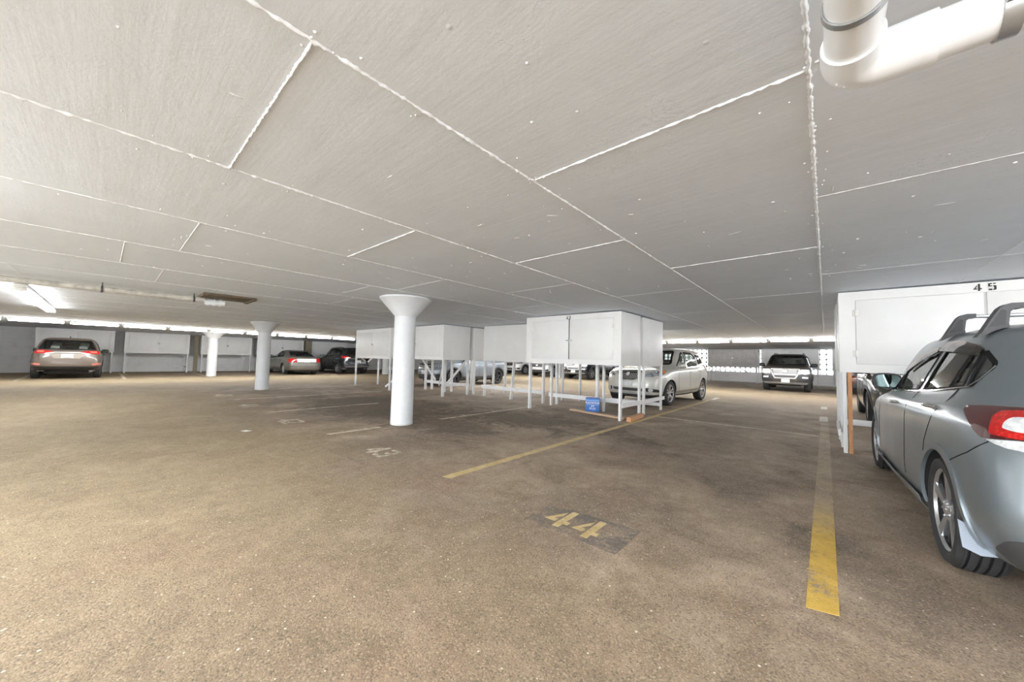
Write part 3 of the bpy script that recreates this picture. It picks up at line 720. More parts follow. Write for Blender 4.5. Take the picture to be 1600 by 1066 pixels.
# pipe run and access hatch at the left
t = thing('sprinkler_pipe', 'thin cream pipe on hangers crossing the ceiling at the left', 'pipe', (-8.47, 0, 2.135))
b = B(); b.tube([(0, -4.1, 0), (0, 1.12, 0)], 0.045, 14); obj('pipe', b, M_CONDUIT, t)
for yy in (-3.6, -2.2, -0.1, 0.98):
    b = B(); b.lathe([(.046, -.012), (.054, -.012), (.054, .012), (.046, .012)], seg=16, closed=True)
    for v in b.b.verts: v.co = Vector((v.co.x, v.co.z + yy, v.co.y))
    b.bar((0, yy, .04), (0, yy, ceil_z(-8.47, yy) - 2.135), .014, .014); obj('hanger', b, M_DARKGREY, t)
b = B()
hx, hy = -8.42, 1.48; zc = ceil_z(hx, hy)
b.box(hx - .42, hx + .3, hy - .42, hy + .36, zc - .03, zc - .002, bev=.003)
b.box(hx - .42, hx + .3, hy - .42, hy - .36, zc - .05, zc - .03); b.box(hx - .42, hx + .3, hy + .3, hy + .36, zc - .05, zc - .03)
hatch = tag(obj('ceiling_hatch', b, M_DARKWOOD), 'dark brown wooden access panel on the ceiling at the end of the thin pipe', 'hatch')
t = thing('pipe_fitting', 'short white plastic pipe fitting with rings under the brown ceiling hatch', 'pipe', (-8.52, 1.3, 2.11))
b = B(); b.tube([(0, -.16, 0), (0, .12, 0)], .055, 16); obj('pipe', b, M_PVC, t)
for yy in (-.12, -.03, .06):
    b = B(); b.tube([(0, yy - .015, 0), (0, yy + .015, 0)], .066, 16); obj('ring', b, M_PVC, t)

# ------------------------------------------------------------------ blue box and planks
t = thing('blue_box', 'bright blue printed carton standing on a plank under locker 43', 'box', (-4.02, 7.42, 0.045), math.radians(24)); t.scale = (.84, .84, .84)
b = B(); b.box(-.185, .185, -.12, .12, 0, .36, bev=.006); obj('carton', b, M_BLUE, t)
b = B(); b.box(-.175, .175, -.1235, -.12, .285, .315); b.box(-.15, -.06, -.1235, -.12, .17, .185); b.box(.06, .15, -.1235, -.12, .17, .185); obj('printed_band', b, M_BLUELT, t)
def text_mesh(name, s_, size, loc, rot, mat, parent, ext=0.0008):
    cu = bpy.data.curves.new(name, 'FONT'); cu.body = s_; cu.size = size; cu.align_x = 'CENTER'; cu.extrude = ext
    tmp = bpy.data.objects.new(name, cu); COL.objects.link(tmp); dg = bpy.context.evaluated_depsgraph_get(); dg.update()
    me = bpy.data.meshes.new_from_object(tmp.evaluated_get(dg)); bpy.data.objects.remove(tmp)
    me.transform(Matrix.Translation(loc) @ rot); me.materials.clear(); me.materials.append(mat)
    me.name = name; return link(name, me, parent)
RX = Matrix.Rotation(PI / 2, 4, 'X')
text_mesh('lettering', 'RADIONE', .085, (0, -.122, .205), RX, M_PRINT, t)
text_mesh('lettering', '2X', .085, (0, -.122, .125), RX, M_PRINT, t)
text_mesh('lettering', 'PLUS', .075, (0, -.122, .055), RX, M_PRINT, t)
b = B(); b.box(-.75, .75, -.07, .07, 0, .042, bev=.004); o = obj('timber_plank', b, M_PLANK); o.location = (-3.85, 7.28, 0.001); o.rotation_euler = (0, 0, math.radians(-11)); tag(o, 'long pale timber plank on the floor under the blue box', 'plank')
b = B(); b.box(-.045, .045, -.42, .42, 0, .088, bev=.004); o = obj('timber_plank', b, M_RAWWOOD); o.location = (-2.98, 7.32, 0.001); o.rotation_euler = (0, 0, math.radians(4)); tag(o, 'short orange brown timber beside the right post of locker 43', 'plank')
#CARS#
# ------------------------------------------------------------------ cars
def pchip(ts, vs, t_out):
    n = len(ts); h = [max(1e-6, ts[i + 1] - ts[i]) for i in range(n - 1)]; dl = [(vs[i + 1] - vs[i]) / h[i] for i in range(n - 1)]
    m = [0.0] * n
    m[0] = dl[0]; m[-1] = dl[-1]
    for i in range(1, n - 1):
        if dl[i - 1] * dl[i] > 0:
            w1 = 2 * h[i] + h[i - 1]; w2 = h[i] + 2 * h[i - 1]
            m[i] = (w1 + w2) / (w1 / dl[i - 1] + w2 / dl[i])
    out = []; k = 0
    for t in t_out:
        while k < n - 2 and t > ts[k + 1]: k += 1
        s = (t - ts[k]) / h[k]
        out.append((2 * s**3 - 3 * s**2 + 1) * vs[k] + (s**3 - 2 * s**2 + s) * h[k] * m[k] + (-2 * s**3 + 3 * s**2) * vs[k + 1] + (s**3 - s**2) * h[k] * m[k + 1])
    return out
def curve(P, sub):
    ts = [0.0]
    for a, b_ in zip(P, P[1:]): ts.append(ts[-1] + max(1e-4, (Vector(b_) - Vector(a)).length))
    to = []
    for i in range(len(P) - 1):
        for s in range(sub): to.append(ts[i] + (ts[i + 1] - ts[i]) * s / sub)
    to.append(ts[-1])
    c = [pchip(ts, [p[a] for p in P], to) for a in range(3)]
    return [Vector((x, y, z)) for x, y, z in zip(*c)]
ZC = [0, 0, .12, .5, .85, 1, .85, .5, .12, 0, 0]  # share of the mid height at each of the 11 control columns
def ring(sp, zF, zM, zR, w, dF, dR, bF, bR, cF=.86, cR=.86, hF=.5, hR=.5):
    yF = sp['wb'] / 2 + sp['fo'] - dF; yR = -(sp['wb'] / 2 + sp['ro']) + dR
    ya, yb = yF - bF, yR + bR
    ys = [yF, yF - bF * .16, ya] + [ya + (yb - ya) * t for t in (.16, .34, .5, .66, .84)] + [yb, yR + bR * .16, yR]
    xs = [0, w * hF, w * cF, w * .985, w, w, w, w * .985, w * cR, w * hR, 0]
    out = []
    for i in range(11):
        e = zF if i < 5 else zR
        if i == 5: z = zM
        else: z = zM * ZC[i] + e * (1 - ZC[i])
        out.append((xs[i], ys[i], z))
    return out
def hull(sp, subi=7, subj=6):
    rings = [ring(sp, *r) for r in sp['rings']]
    top = rings[-1]; yc = (top[0][1] + top[-1][1]) / 2
    spine = [(0, yc + (p[1] - yc) * .96, p[2] + sp.get('crown', .015)) for p in top]
    bot = [(0, yc + (p[1] - yc) * .9, p[2]) for p in rings[0]]
    R = [bot] + rings + [spine]
    Ri = [curve(r, subi) for r in R]                      # along each ring
    ni = len(Ri[0])
    cols = [curve([r[i] for r in Ri], subj) for i in range(ni)]   # across rings
    bm = bmesh.new(); nj = len(cols[0])
    V = {}
    for sgn in (1, -1):
        for i in range(ni):
            for j in range(nj):
                p = cols[i][j]; V[sgn, i, j] = bm.verts.new((p.x * sgn, p.y, p.z))
    for sgn in (1, -1):
        for i in range(ni - 1):
            for j in range(nj - 1):
                q = [V[sgn, i, j], V[sgn, i, j + 1], V[sgn, i + 1, j + 1], V[sgn, i + 1, j]]
                bm.faces.new(q if sgn > 0 else q[::-1])
    bmesh.ops.remove_doubles(bm, verts=bm.verts[:], dist=0.0008)
    bmesh.ops.dissolve_degenerate(bm, edges=bm.edges[:], dist=0.0004)
    for _ in range(sp.get('smooth', 3)): bmesh.ops.smooth_vert(bm, verts=bm.verts[:], factor=.5, use_axis_x=True, use_axis_y=True, use_axis_z=True)
    bmesh.ops.recalc_face_normals(bm, faces=bm.faces[:])
    return bm
def pin(poly, x, y):
    c = False; n = len(poly); j = n - 1
    for i in range(n):
        xi, yi = poly[i]; xj, yj = poly[j]
        if (yi > y) != (yj > y) and x < (xj - xi) * (y - yi) / (yj - yi) + xi: c = not c
        j = i
    return c
def area2(p): return sum(p[i][0] * p[(i + 1) % len(p)][1] - p[(i + 1) % len(p)][0] * p[i][1] for i in range(len(p))) / 2
def rounded(p, r, n=4):
    out = []; L = len(p)
    for i in range(L):
        a, b_, c = Vector(p[i - 1]), Vector(p[i]), Vector(p[(i + 1) % L])
        ri = min(r, (a - b_).length * .45, (c - b_).length * .45)
        s, e = b_ + (a - b_).normalized() * ri, b_ + (c - b_).normalized() * ri
        for k in range(n + 1):
            t = k / n; out.append(tuple((1 - t) ** 2 * s + 2 * t * (1 - t) * b_ + t * t * e))
    return out
def offset(p, d):
    """positive d shrinks"""
    sg = 1 if area2(p) > 0 else -1; out = []; L = len(p)
    for i in range(L):
        a, b_, c = Vector(p[i - 1]), Vector(p[i]), Vector(p[(i + 1) % L])
        e1 = (b_ - a); e2 = (c - b_)
        if e1.length < 1e-6 or e2.length < 1e-6: out.append(tuple(b_)); continue
        e1.normalize(); e2.normalize()
        n1 = Vector((-e1.y, e1.x)) * sg; n2 = Vector((-e2.y, e2.x)) * sg
        n = n1 + n2
        if n.length < .2: out.append(tuple(b_ + n1 * d)); continue
        n.normalize(); out.append(tuple(b_ + n * d / max(.45, n.dot(n1))))
    return out
class View:
    """projects 2-D outlines drawn in one elevation of the car on to its skin"""
    def __init__(s, bvh, d):
        s.bvh = bvh; s.d = Vector(d).normalized()
        if abs(s.d.z) > .9: s.u, s.v = Vector((1, 0, 0)), Vector((0, 1, 0))
        else:
            s.v = (Vector((0, 0, 1)) - s.d * s.d.z).normalized(); s.u = s.d.cross(s.v)
    def to2(s, p): p = Vector(p); return (p.dot(s.u), p.dot(s.v))
    def hit(s, a, b_, off, fb=None):
        o = s.u * a + s.v * b_ - s.d * 6
        h = s.bvh.ray_cast(o, s.d)
        if h[0] is not None:
            n = h[1] if h[1].dot(s.d) < 0 else -h[1]
            return h[0] + n * off, h[0].dot(s.d)
        dp = fb if fb is not None else 0
        q = s.bvh.find_nearest(s.u * a + s.v * b_ + s.d * dp)
        n = q[1]
        return q[0] + n * off, None
    def patch(s, pts, off=.003, depth=.012, step=.05):
        bm = bmesh.new()
        vs = [bm.verts.new((a, b_, 0)) for a, b_ in pts]
        for t in tessellate_polygon([[Vector((a, b_, 0)) for a, b_ in pts]]):
            try: bm.faces.new([vs[k] for k in t])
            except ValueError: pass
        for ax in (0, 1):
            lo, hi = min(p[ax] for p in pts), max(p[ax] for p in pts); n = int((hi - lo) / step)
            for k in range(1, n + 1):
                c = lo + (hi - lo) * k / (n + 1); co_ = (c, 0, 0) if ax == 0 else (0, c, 0)
                bmesh.ops.bisect_plane(bm, geom=bm.verts[:] + bm.edges[:] + bm.faces[:], plane_co=co_, plane_no=(1, 0, 0) if ax == 0 else (0, 1, 0), dist=1e-5)
        ds = []; todo = []
        for v in bm.verts:
            p, dd = s.hit(v.co.x, v.co.y, off)
            if dd is None: todo.append((v, v.co.x, v.co.y))
            else: v.co = p; ds.append(dd)
        md = sum(ds) / len(ds) if ds else 0
        for v, a, b_ in todo: v.co, _ = s.hit(a, b_, off, md)
        if depth:
            r = bmesh.ops.extrude_edge_only(bm, edges=[e for e in bm.edges if len(e.link_faces) == 1])
            for v in r['geom']:
                if isinstance(v, bmesh.types.BMVert): v.co += s.d * depth
        bmesh.ops.recalc_face_normals(bm, faces=bm.faces[:])
        c = Vector(); n = 0
        f0 = max(bm.faces, key=lambda f: f.calc_area())
        if f0.normal.dot(s.d) > 0: bmesh.ops.reverse_faces(bm, faces=bm.faces[:])
        return bm
    def ribbon(s, line, w0, w1, off=.004, closed=False, step=.05, depth=.006):
        """strip between two offsets (left w0, right w1) of a 2-D polyline"""
        if closed:
            A, C = offset(line, -w0), offset(line, w1); L = len(line)
        else:
            L = len(line); A, C = [], []
            for i in range(L):
                t = Vector(line[min(i + 1, L - 1)]) - Vector(line[max(i - 1, 0)]); t.normalize(); n = Vector((-t.y, t.x))
                A.append(tuple(Vector(line[i]) + n * w0)); C.append(tuple(Vector(line[i]) - n * w1))
        pa, pc = [], []
        rng = range(L if closed else L - 1)
        for i in rng:
            a0, a1, c0, c1 = Vector(A[i]), Vector(A[(i + 1) % L]), Vector(C[i]), Vector(C[(i + 1) % L])
            n = max(1, int((a1 - a0).length / step))
            for k in range(n): pa.append(a0.lerp(a1, k / n)); pc.append(c0.lerp(c1, k / n))
        if not closed: pa.append(Vector(A[-1])); pc.append(Vector(C[-1]))
        bm = bmesh.new(); cols = []; prev = None
        for a, c in zip(pa, pc):
            row = []
            for t in (0, .5, 1):
                q = a.lerp(c, t); p, dd = s.hit(q.x, q.y, off, prev)
                if dd is not None: prev = dd
                row.append(bm.verts.new(p))
            cols.append(row)
        n = len(cols)
        for i in range(n if closed else n - 1):
            for t in (0, 1):
                try: bm.faces.new((cols[i][t], cols[(i + 1) % n][t], cols[(i + 1) % n][t + 1], cols[i][t + 1]))
                except ValueError: pass
        if depth:
            r = bmesh.ops.extrude_edge_only(bm, edges=[e for e in bm.edges if len(e.link_faces) == 1])
            for v in r['geom']:
                if isinstance(v, bmesh.types.BMVert): v.co += s.d * depth
        bmesh.ops.recalc_face_normals(bm, faces=bm.faces[:])
        return bm

def make_wheel(parent, x, y, sgn, R, w, rim, spokes=5, style='five', tread=False, rimmat=None, steer=0.0):
    """tyre with its rim and brake disc; sgn = outer side"""
    def fin(b):
        Rz = Matrix.Rotation(steer, 3, 'Z')
        for v in b.b.verts: v.co = Rz @ Vector((v.co.x * sgn, v.co.y, v.co.z)) + Vector((x, y, R))
        return b
    h = w / 2; sw = R - rim
    prof = [(rim - .008, h * .80), (rim + sw * .15, h * .95), (rim + sw * .5, h * 1.0), (R - sw * .22, h * .95), (R - .012, h * .82), (R - .002, h * .70)]
    if tread: prof += [(R, h * .62), (R - .010, h * .60), (R - .010, h * .53), (R, h * .51), (R + .001, h * .23), (R - .010, h * .21), (R - .010, h * .13), (R + .001, h * .11)]
    full = prof + [(r, -q) for r, q in prof[::-1] if abs(q) > 1e-6]
    b = B(); b.lathe(full, axis='x', seg=72 if tread else 40, closed=True)
    if tread:
        bm = b.b; bm.faces.ensure_lookup_table()
        fs = [f for f in bm.faces if min(math.hypot(v.co.y, v.co.z) for v in f.verts) > R - .004]
        fs = [f for f in fs if True]
        r_ = bmesh.ops.inset_individual(bm, faces=fs, thickness=.0035, depth=0.0)
        for f in fs:
            for v in f.verts:
                d_ = math.hypot(v.co.y, v.co.z); k_ = (d_ + .006) / d_; v.co.y *= k_; v.co.z *= k_
        sc = R / (R + .0065)
        for v in bm.verts: v.co.y *= sc; v.co.z *= sc
    ty = obj('tyre', fin(b), M_RUBBER, parent)
    b = B(); rm = rimmat or M_ALU
    b.lathe([(rim - .012, h * .66), (rim - .006, h * .66), (rim - .004, h * .74), (rim + .004, h * .80), (rim + .002, h * .86), (rim - .010, h * .84), (rim - .02, h * .70)], axis='x', seg=40, closed=True)
    fx = h * .66
    def spoke(a0, a1, r0, r1, w0, w1, x0, x1, th=.022):
        pts = []
        d0 = Vector((0, math.cos(a0), math.sin(a0))); d1 = Vector((0, math.cos(a1), math.sin(a1)))
        t0 = Vector((0, -d0.z, d0.y)); t1 = Vector((0, -d1.z, d1.y))
        q = [d0 * r0 - t0 * w0 / 2, d0 * r0 + t0 * w0 / 2, d1 * r1 + t1 * w1 / 2, d1 * r1 - t1 * w1 / 2]
        q = [Vector((x0, p.y, p.z)) if k < 2 else Vector((x1, p.y, p.z)) for k, p in enumerate(q)]
        b.prism(q, (-th, 0, 0))
    for k in range(spokes):
        a = 2 * PI * k / spokes + .3
        if style == 'five': spoke(a, a, .03, rim - .01, .06, .085, fx + .008, fx + .012)
        elif style == 'twin':
            for s_ in (-1, 1): spoke(a + s_ * .16, a + s_ * .22, .045, rim - .008, .03, .034, fx + .006, fx + .014)
        elif style == 'blade': spoke(a - .10, a + .06, .03, rim - .006, .036, .070, fx + .004, fx + .014, .03); 
        else: spoke(a, a, .03, rim - .01, .03, .04, fx + .006, fx + .012)
    b.lathe([(.0, fx + .02), (.028, fx + .02), (.036, fx + .012), (.065, fx + .006), (.068, fx - .03), (0, fx - .03)], axis='x', seg=24)
    for k in range(5):
        a = 2 * PI * k / 5; c = (fx + .008, .045 * math.cos(a), .045 * math.sin(a))
        b.tube([c, (c[0] + .014, c[1], c[2])], .009, 8)
    ri = obj('rim', fin(b), rm, ty)
    b = B(); b.lathe([(rim - .019, -h * .79), (rim - .012, -h * .79), (rim - .012, h * .66), (rim - .022, h * .66)], axis='x', seg=40, closed=True); obj('rim_barrel', fin(b), M_ALUDARK, ty)
    if style == 'blade':
        b = B(); save = b
        for k in range(spokes):
            a = 2 * PI * k / spokes + .3 + PI / spokes
            for s_ in (-1, 1): 
                a0, a1 = a + s_ * .1, a + s_ * .30
                d0 = Vector((0, math.cos(a0), math.sin(a0))); d1 = Vector((0, math.cos(a1), math.sin(a1))); t0 = Vector((0, -d0.z, d0.y)); t1 = Vector((0, -d1.z, d1.y))
                q = [d0 * .05 - t0 * .012, d0 * .05 + t0 * .012, d1 * (rim - .01) + t1 * .012, d1 * (rim - .01) - t1 * .012]
                b.prism([Vector((fx - .004, p.y, p.z)) for p in q], (-.02, 0, 0))
        obj('spoke_pocket', fin(b), M_ALUDARK, ty)
    b = B(); b.lathe([(.0, fx - .045), (rim * .70, fx - .045), (rim * .70, fx - .06), (0, fx - .06)], axis='x', seg=32); obj('brake_disc', fin(b), simple('brake_steel', (.16, .155, .15), .45, .8), ty)
    b = B(); b.lathe([(0, -h * .5), (rim - .015, -h * .5), (rim - .015, -h * .55), (0, -h * .55)], axis='x', seg=32); obj('wheel_backing', fin(b), M_WELL, ty)
    return ty

def make_seat(parent, x, y, z, mat, wd=.25):
    b = B()
    R1 = Matrix.Rotation(math.radians(-14), 3, 'X')
    b.box(x - wd, x + wd, y - .25, y + .27, z, z + .16, bev=.05)
    b.box(x - wd, x + wd, y - .34, y - .20, z + .1, z + .68, bev=.05, rot=R1, pivot=(x, y - .27, z + .1))
    b.tube([(x - .05, y - .42, z + .66), (x - .05, y - .44, z + .74)], .008, 6); b.tube([(x + .05, y - .42, z + .66), (x + .05, y - .44, z + .74)], .008, 6)
    b.box(x - .13, x + .13, y - .51, y - .40, z + .72, z + .91, bev=.04, rot=R1)
    return obj('seat', b, mat, parent)

def make_car(name, label, cat, sp, loc, rz, group=None):
    t = thing(name, label, cat, loc, rz, group)
    wb = sp['wb']; yF = wb / 2 + sp['fo']; yR = -(wb / 2 + sp['ro'])
    bm = hull(sp, sp.get('subi', 6), sp.get('subj', 5))
    bvh = BVHTree.FromBMesh(bm)
    VL, VR, VF, VB = View(bvh, (1, 0, 0)), View(bvh, (-1, 0, 0)), View(bvh, (0, -1, 0)), View(bvh, (0, 1, 0))
    VT = View(bvh, (0, 0, -1))
    def side2(p): return {'L': (VL, [VL.to2((0, y, z)) for y, z in p]), 'R': (VR, [VR.to2((0, y, z)) for y, z in p])}
    def fr(p): return [VF.to2((x, 0, z)) for x, z in p]
    def bk(p): return [VB.to2((x, 0, z)) for x, z in p]
    paint = sp['paint']; clad = sp.get('cladz', None); cm = sp.get('cladmat', M_DARKGREY)
    if clad is not None:
        for f in bm.faces:
            z = f.calc_center_median().z
            if z < clad: f.material_index = 1
    me = bpy.data.meshes.new('body'); bm.to_mesh(me); bm.free(); me.materials.append(paint); me.materials.append(cm)
    body = link('body', me)
    # wheel arches
    R = sp['R']; Ra = R + sp.get('archgap', .045); xo = sp['trk'] ; cuts = []
    cb = B()
    for ya in (wb / 2, -wb / 2):
        for s_ in (1, -1):
            x1 = s_ * (sp['hw'] + .2); x0 = s_ * (sp['hw'] - .34)
            a_, c_ = sorted((x0, x1))
            cb.lathe([(Ra, a_), (Ra, c_)], (0, ya, R), 'x', 56)
    cut = obj('cut', cb, M_WELL)
    md = body.modifiers.new('b', 'BOOLEAN'); md.object = cut; md.operation = 'DIFFERENCE'; md.solver = 'EXACT'
    try: md.material_mode = 'TRANSFER'
    except Exception: pass
    dg = bpy.context.evaluated_depsgraph_get(); dg.update()
    me2 = bpy.data.meshes.new_from_object(body.evaluated_get(dg)); body.modifiers.clear()
    bpy.data.objects.remove(cut); bpy.data.objects.remove(body)
    mats = [x for x in me2.materials]
    bm = bmesh.new(); bm.from_mesh(me2); bpy.data.meshes.remove(me2)
    # windows: list of (kind, poly, glass)
    wins = []
    for p in sp['side_windows']: wins.append(('S', rounded(p[0], p[1]), sp.get('sideglass', M_GLASS) if len(p) < 3 else p[2]))
    wins.append(('F', rounded(sp['windshield'], .06), M_GLASS)); wins.append(('B', rounded(sp['rear_glass'], .06), sp.get('rearglass', M_GLASS)))
    kill = set()
    pl = []
    for kd, p, g in wins:
        if kd == 'S':
            pl += [(VL, [VL.to2((0, y, z)) for y, z in p], g), (VR, [VR.to2((0, y, z)) for y, z in p], g)]
        elif kd == 'F': pl.append((VF, fr(p), g))
        else: pl.append((VB, bk(p), g))
    for f in bm.faces:
        c = f.calc_center_median()
        if c.z < sp['belt'] - .12: continue
        n = f.normal
        for V, p2, g in pl:
            if n.dot(V.d) < -.12 and pin(p2, c.dot(V.u), c.dot(V.v)):
                kill.add(f); break
    bmesh.ops.delete(bm, geom=list(kill), context='FACES')
    # roof and pillar lining just inside the skin
    lin = bmesh.new(); vm = {}
    for f in bm.faces:
        c = f.calc_center_median()
        if c.z > sp['belt'] + .05 and c.y < sp['cowl'] - .1:
            q = []
            for v in f.verts:
                if v not in vm: vm[v] = lin.verts.new(v.co - v.normal * .022)
                q.append(vm[v])
            try: lin.faces.new(q[::-1])
            except ValueError: pass
    me3 = bpy.data.meshes.new('body'); bm.to_mesh(me3); bm.free()
    for x in mats: me3.materials.append(x)
    for p in me3.polygons: p.use_smooth = True
    me3.set_sharp_from_angle(angle=math.radians(sp.get('sharp', 42)))
    body = link('body', me3, t)
    obj('cabin_lining', lin, M_CABIN, t, fixn=False)
    for V, p2, g in pl:
        nm = 'windshield' if V is VF else ('rear_window' if V is VB else 'side_window')
        gl = obj(nm, V.patch(p2, -.004, 0, .09), g, t, fixn=False)
        obj('window_trim', V.ribbon(p2, sp.get('trim_out', .012), sp.get('trim_in', .03), .004, True, .06), M_SEAL, gl)
    # wheels
    for ya, fnt in ((wb / 2, True), (-wb / 2, False)):
        for s_ in (1, -1):
            make_wheel(t, s_ * (xo - sp['tw'] / 2), ya, s_, R, sp['tw'], sp['rim'], sp.get('spokes', 5), sp.get('wstyle', 'five'), sp.get('tread', False), sp.get('rimmat'), sp.get('steer', 0) if fnt else 0)
    # arch mouldings
    if sp.get('archmould', True):
        for ya in (wb / 2, -wb / 2):
            arc = [(ya + (Ra + .004) * math.cos(a), R + (Ra + .004) * math.sin(a)) for a in [(-.16 + (PI + .32) * k / 28) for k in range(29)]]
            for V, p2 in side2(arc).values():
                w_ = sp.get('archw', .045)
                p2 = p2 if V is VL else p2
                c = V.to2((0, ya, R)); out = Vector(p2[0]) - Vector(c)
                tt = Vector(p2[1]) - Vector(p2[0]); nn = Vector((-tt.y, tt.x)); lw, rw = (w_, .014) if nn.dot(out) > 0 else (.014, w_)
                obj('wheel_arch', V.ribbon(p2, lw, rw, sp.get('archoff', .006), False, .05, .02), sp.get('archmat', cm), t)
    # panel gaps and mouldings on the sides: (polyline, width, material, offset)
    for nm, line, w_, mt, of in sp.get('side_lines', []):
        for V, p2 in side2(line).values(): obj(nm, V.ribbon(p2, w_ / 2, w_ / 2, of, False, .06, .004), mt, t)
    for nm, line, w_, mt, of in sp.get('rear_lines', []): obj(nm, VB.ribbon(bk(line), w_ / 2, w_ / 2, of, False, .06, .004), mt, t)
    for nm, line, w_, mt, of in sp.get('front_lines', []): obj(nm, VF.ribbon(fr(line), w_ / 2, w_ / 2, of, False, .06, .004), mt, t)
    # flat or curved pieces seen from front, rear, side, or corner (az degrees from rear/front)
    def mir(p): return [(-x, z) for x, z in p][::-1]
    for nm, view, poly, mt, of, rad in sp.get('pieces', []):
        p_ = rounded(poly, rad) if rad else poly
        if view == 'S': jobs = list(side2(p_).values())
        else:
            V, fn = (VF, fr) if view[0] == 'F' else (VB, bk)
            jobs = [(V, fn(p_))] + ([(V, fn(mir(p_)))] if view[-1] == '2' else [])
        for V, p2 in jobs: obj(nm, V.patch(p2, of, .012, .045), mt, t)
    for nm, az, poly3, mt, of, rad in sp.get('corner_pieces', []):
        for s_ in (1, -1):
            d = Vector((-s_ * math.sin(math.radians(az)), math.cos(math.radians(az)), 0))   # az from the rear (0) to the side (90) to the front (180)
            V = View(bvh, d); p2 = [V.to2((s_ * x, y, z)) for x, y, z in poly3]
            p2 = rounded(p2, rad) if rad else p2
            obj(nm, V.patch(p2, of, .012, .03), mt, t)
    # grille bars
    for nm, view, bars, mt in sp.get('bars', []):
        bb = bmesh.new()
        for p in bars:
            V, pp = (VF, fr(p)) if view == 'F' else (VB, bk(p))
            q = V.patch(pp, .012, .012, .08); me_ = bpy.data.meshes.new('t'); q.to_mesh(me_); q.free(); bb.from_mesh(me_); bpy.data.meshes.remove(me_)
        obj(nm, bb, mt, t)
    # door handles
    for y, z in sp.get('handles', []):
        for V, p2 in side2([(y, z)]).values():
            p, _ = V.hit(*p2[0], 0.0); s_ = -V.d.x; yr_ = [V.hit(*V.to2((0, y + (k - 4) * .025, z)), 0.0)[0].x for k in range(9)]
            b = B(); b.tube([(yr_[k] + s_ * (.0, .018, .028, .032, .033, .032, .028, .018, .0)[k], y + (k - 4) * .025, z) for k in range(9)], [.008, .012, .014, .015, .015, .015, .014, .012, .008], 14)
            hd = obj('door_handle', b, sp.get('handlemat', paint), t)
    # mirrors
    my, mz = sp['mirror']
    for s_ in (1, -1):
        V = VR if s_ > 0 else VL
        p, _ = V.hit(*V.to2((0, my, mz)), 0)
        x0 = p.x
        b = B(); b.tube([(x0 - s_ * .03, my, mz - .02), (x0 + s_ * .03, my - .01, mz - .005), (x0 + s_ * .06, my - .03, mz + .03)], [.035, .03, .04], 10)
        cx = x0 + s_ * sp.get('mirror_dx', .155)
        sec = []
        for yy, sx_, sz_ in ((.09, .045, .035), (.07, .085, .06), (.03, .108, .078), (-.02, .115, .085), (-.05, .115, .085), (-.062, .108, .078)):
            sec.append([(cx + sx_ * (abs(math.cos(a)) ** .6) * (1 if math.cos(a) > 0 else -1), my - .02 + yy, mz + .055 + sz_ * (abs(math.sin(a)) ** .6) * (1 if math.sin(a) > 0 else -1)) for a in [2 * PI * k / 20 for k in range(20)]])
        rr = [[b.b.verts.new(q) for q in r_] for r_ in sec]
        for r1, r2 in zip(rr, rr[1:]):
            for k in range(20): b._q([r1[k], r1[(k + 1) % 20], r2[(k + 1) % 20], r2[k]])
        b._q(rr[0]); b._q(rr[-1])
        mo = obj('side_mirror', b, sp.get('mirrormat', M_BLACK), t)
        b = B(); b.prism([(cx + .097 * (abs(math.cos(a)) ** .6) * (1 if math.cos(a) > 0 else -1), my - .0835 - .016 * (1 + math.sin(a)), mz + .055 + .068 * (abs(math.sin(a)) ** .6) * (1 if math.sin(a) > 0 else -1)) for a in [2 * PI * k / 20 for k in range(20)]], (0, -.003, 0))
        obj('mirror_glass', b, M_MIRROR, mo)
    # cabin
    sm = sp.get('seatmat', M_SEAT); zf = sp.get('seatz', .42)
    for s_ in (1, -1): make_seat(t, s_ * .37, sp['seaty'], zf, sm)
    b = B(); ry = sp['seaty'] - .88
    b.box(-.62, .62, ry - .3, ry + .25, zf, zf + .18, bev=.05); b.box(-.62, .62, ry - .38, ry - .24, zf + .1, zf + .62, bev=.05, rot=Matrix.Rotation(math.radians(-16), 3, 'X'), pivot=(0, ry - .3, zf + .1))
    for s_ in (1, -1): b.box(s_ * .36 - .12, s_ * .36 + .12, ry - .52, ry - .42, zf + .62, zf + .78, bev=.035)
    obj('rear_seat', b, sm, t)
    b = B(); dy = sp['cowl'] - .28; b.box(-.68, .68, dy - .32, dy + .12, sp['belt'] - .26, sp['belt'] - .0, bev=.06); dash = obj('dashboard', b, M_DARKGREY, t)
    b = B(); c = Vector((-.37, dy - .42, sp['belt'] - .06)); 
    b.tube([c + Vector((.185 * math.cos(a), .07 * math.sin(a), .17 * math.sin(a))) for a in [2 * PI * k / 24 for k in range(25)]], .014, 8, False)
    b.bar(c + Vector((-.18, 0, 0)), c + Vector((.18, 0, 0)), .03, .02); b.bar(c, c + Vector((0, .3, -.08)), .05, .05); obj('steering_wheel', b, M_BLACK, t)
    b = B(); b.box(-.72, .72, yR + .45, sp['cowl'] - .2, .30, .34); obj('cabin_floor', b, M_CABIN, t)
    # plates
    for view, x, z, tilt in sp.get('plates', []):
        V = VF if view == 'F' else VB
        p, _ = V.hit(*V.to2((x, 0, z)), .012); s_ = 1 if view == 'F' else -1
        b = B(); b.box(x - .152, x + .152, p.y - .004, p.y + .006, z - .076, z + .076, bev=.003); pl_ = obj('number_plate', b, M_PLATE, t)
        b = B(); yy = p.y + (.0065 if s_ > 0 else -.0045)
        for k in range(6):
            if k == 3: continue
            b.box(x - .115 + k * .042, x - .09 + k * .042, min(yy, yy - s_ * .001), max(yy, yy - s_ * .001), z - .03, z + .03)
    # exhaust and dark underbody box
    b = B(); b.box(-.55, .55, yR + .35, yF - .35, sp['rings'][0][1] - .04, sp['rings'][0][1] + .1, bev=.03); obj('underbody', b, M_WELL, t)
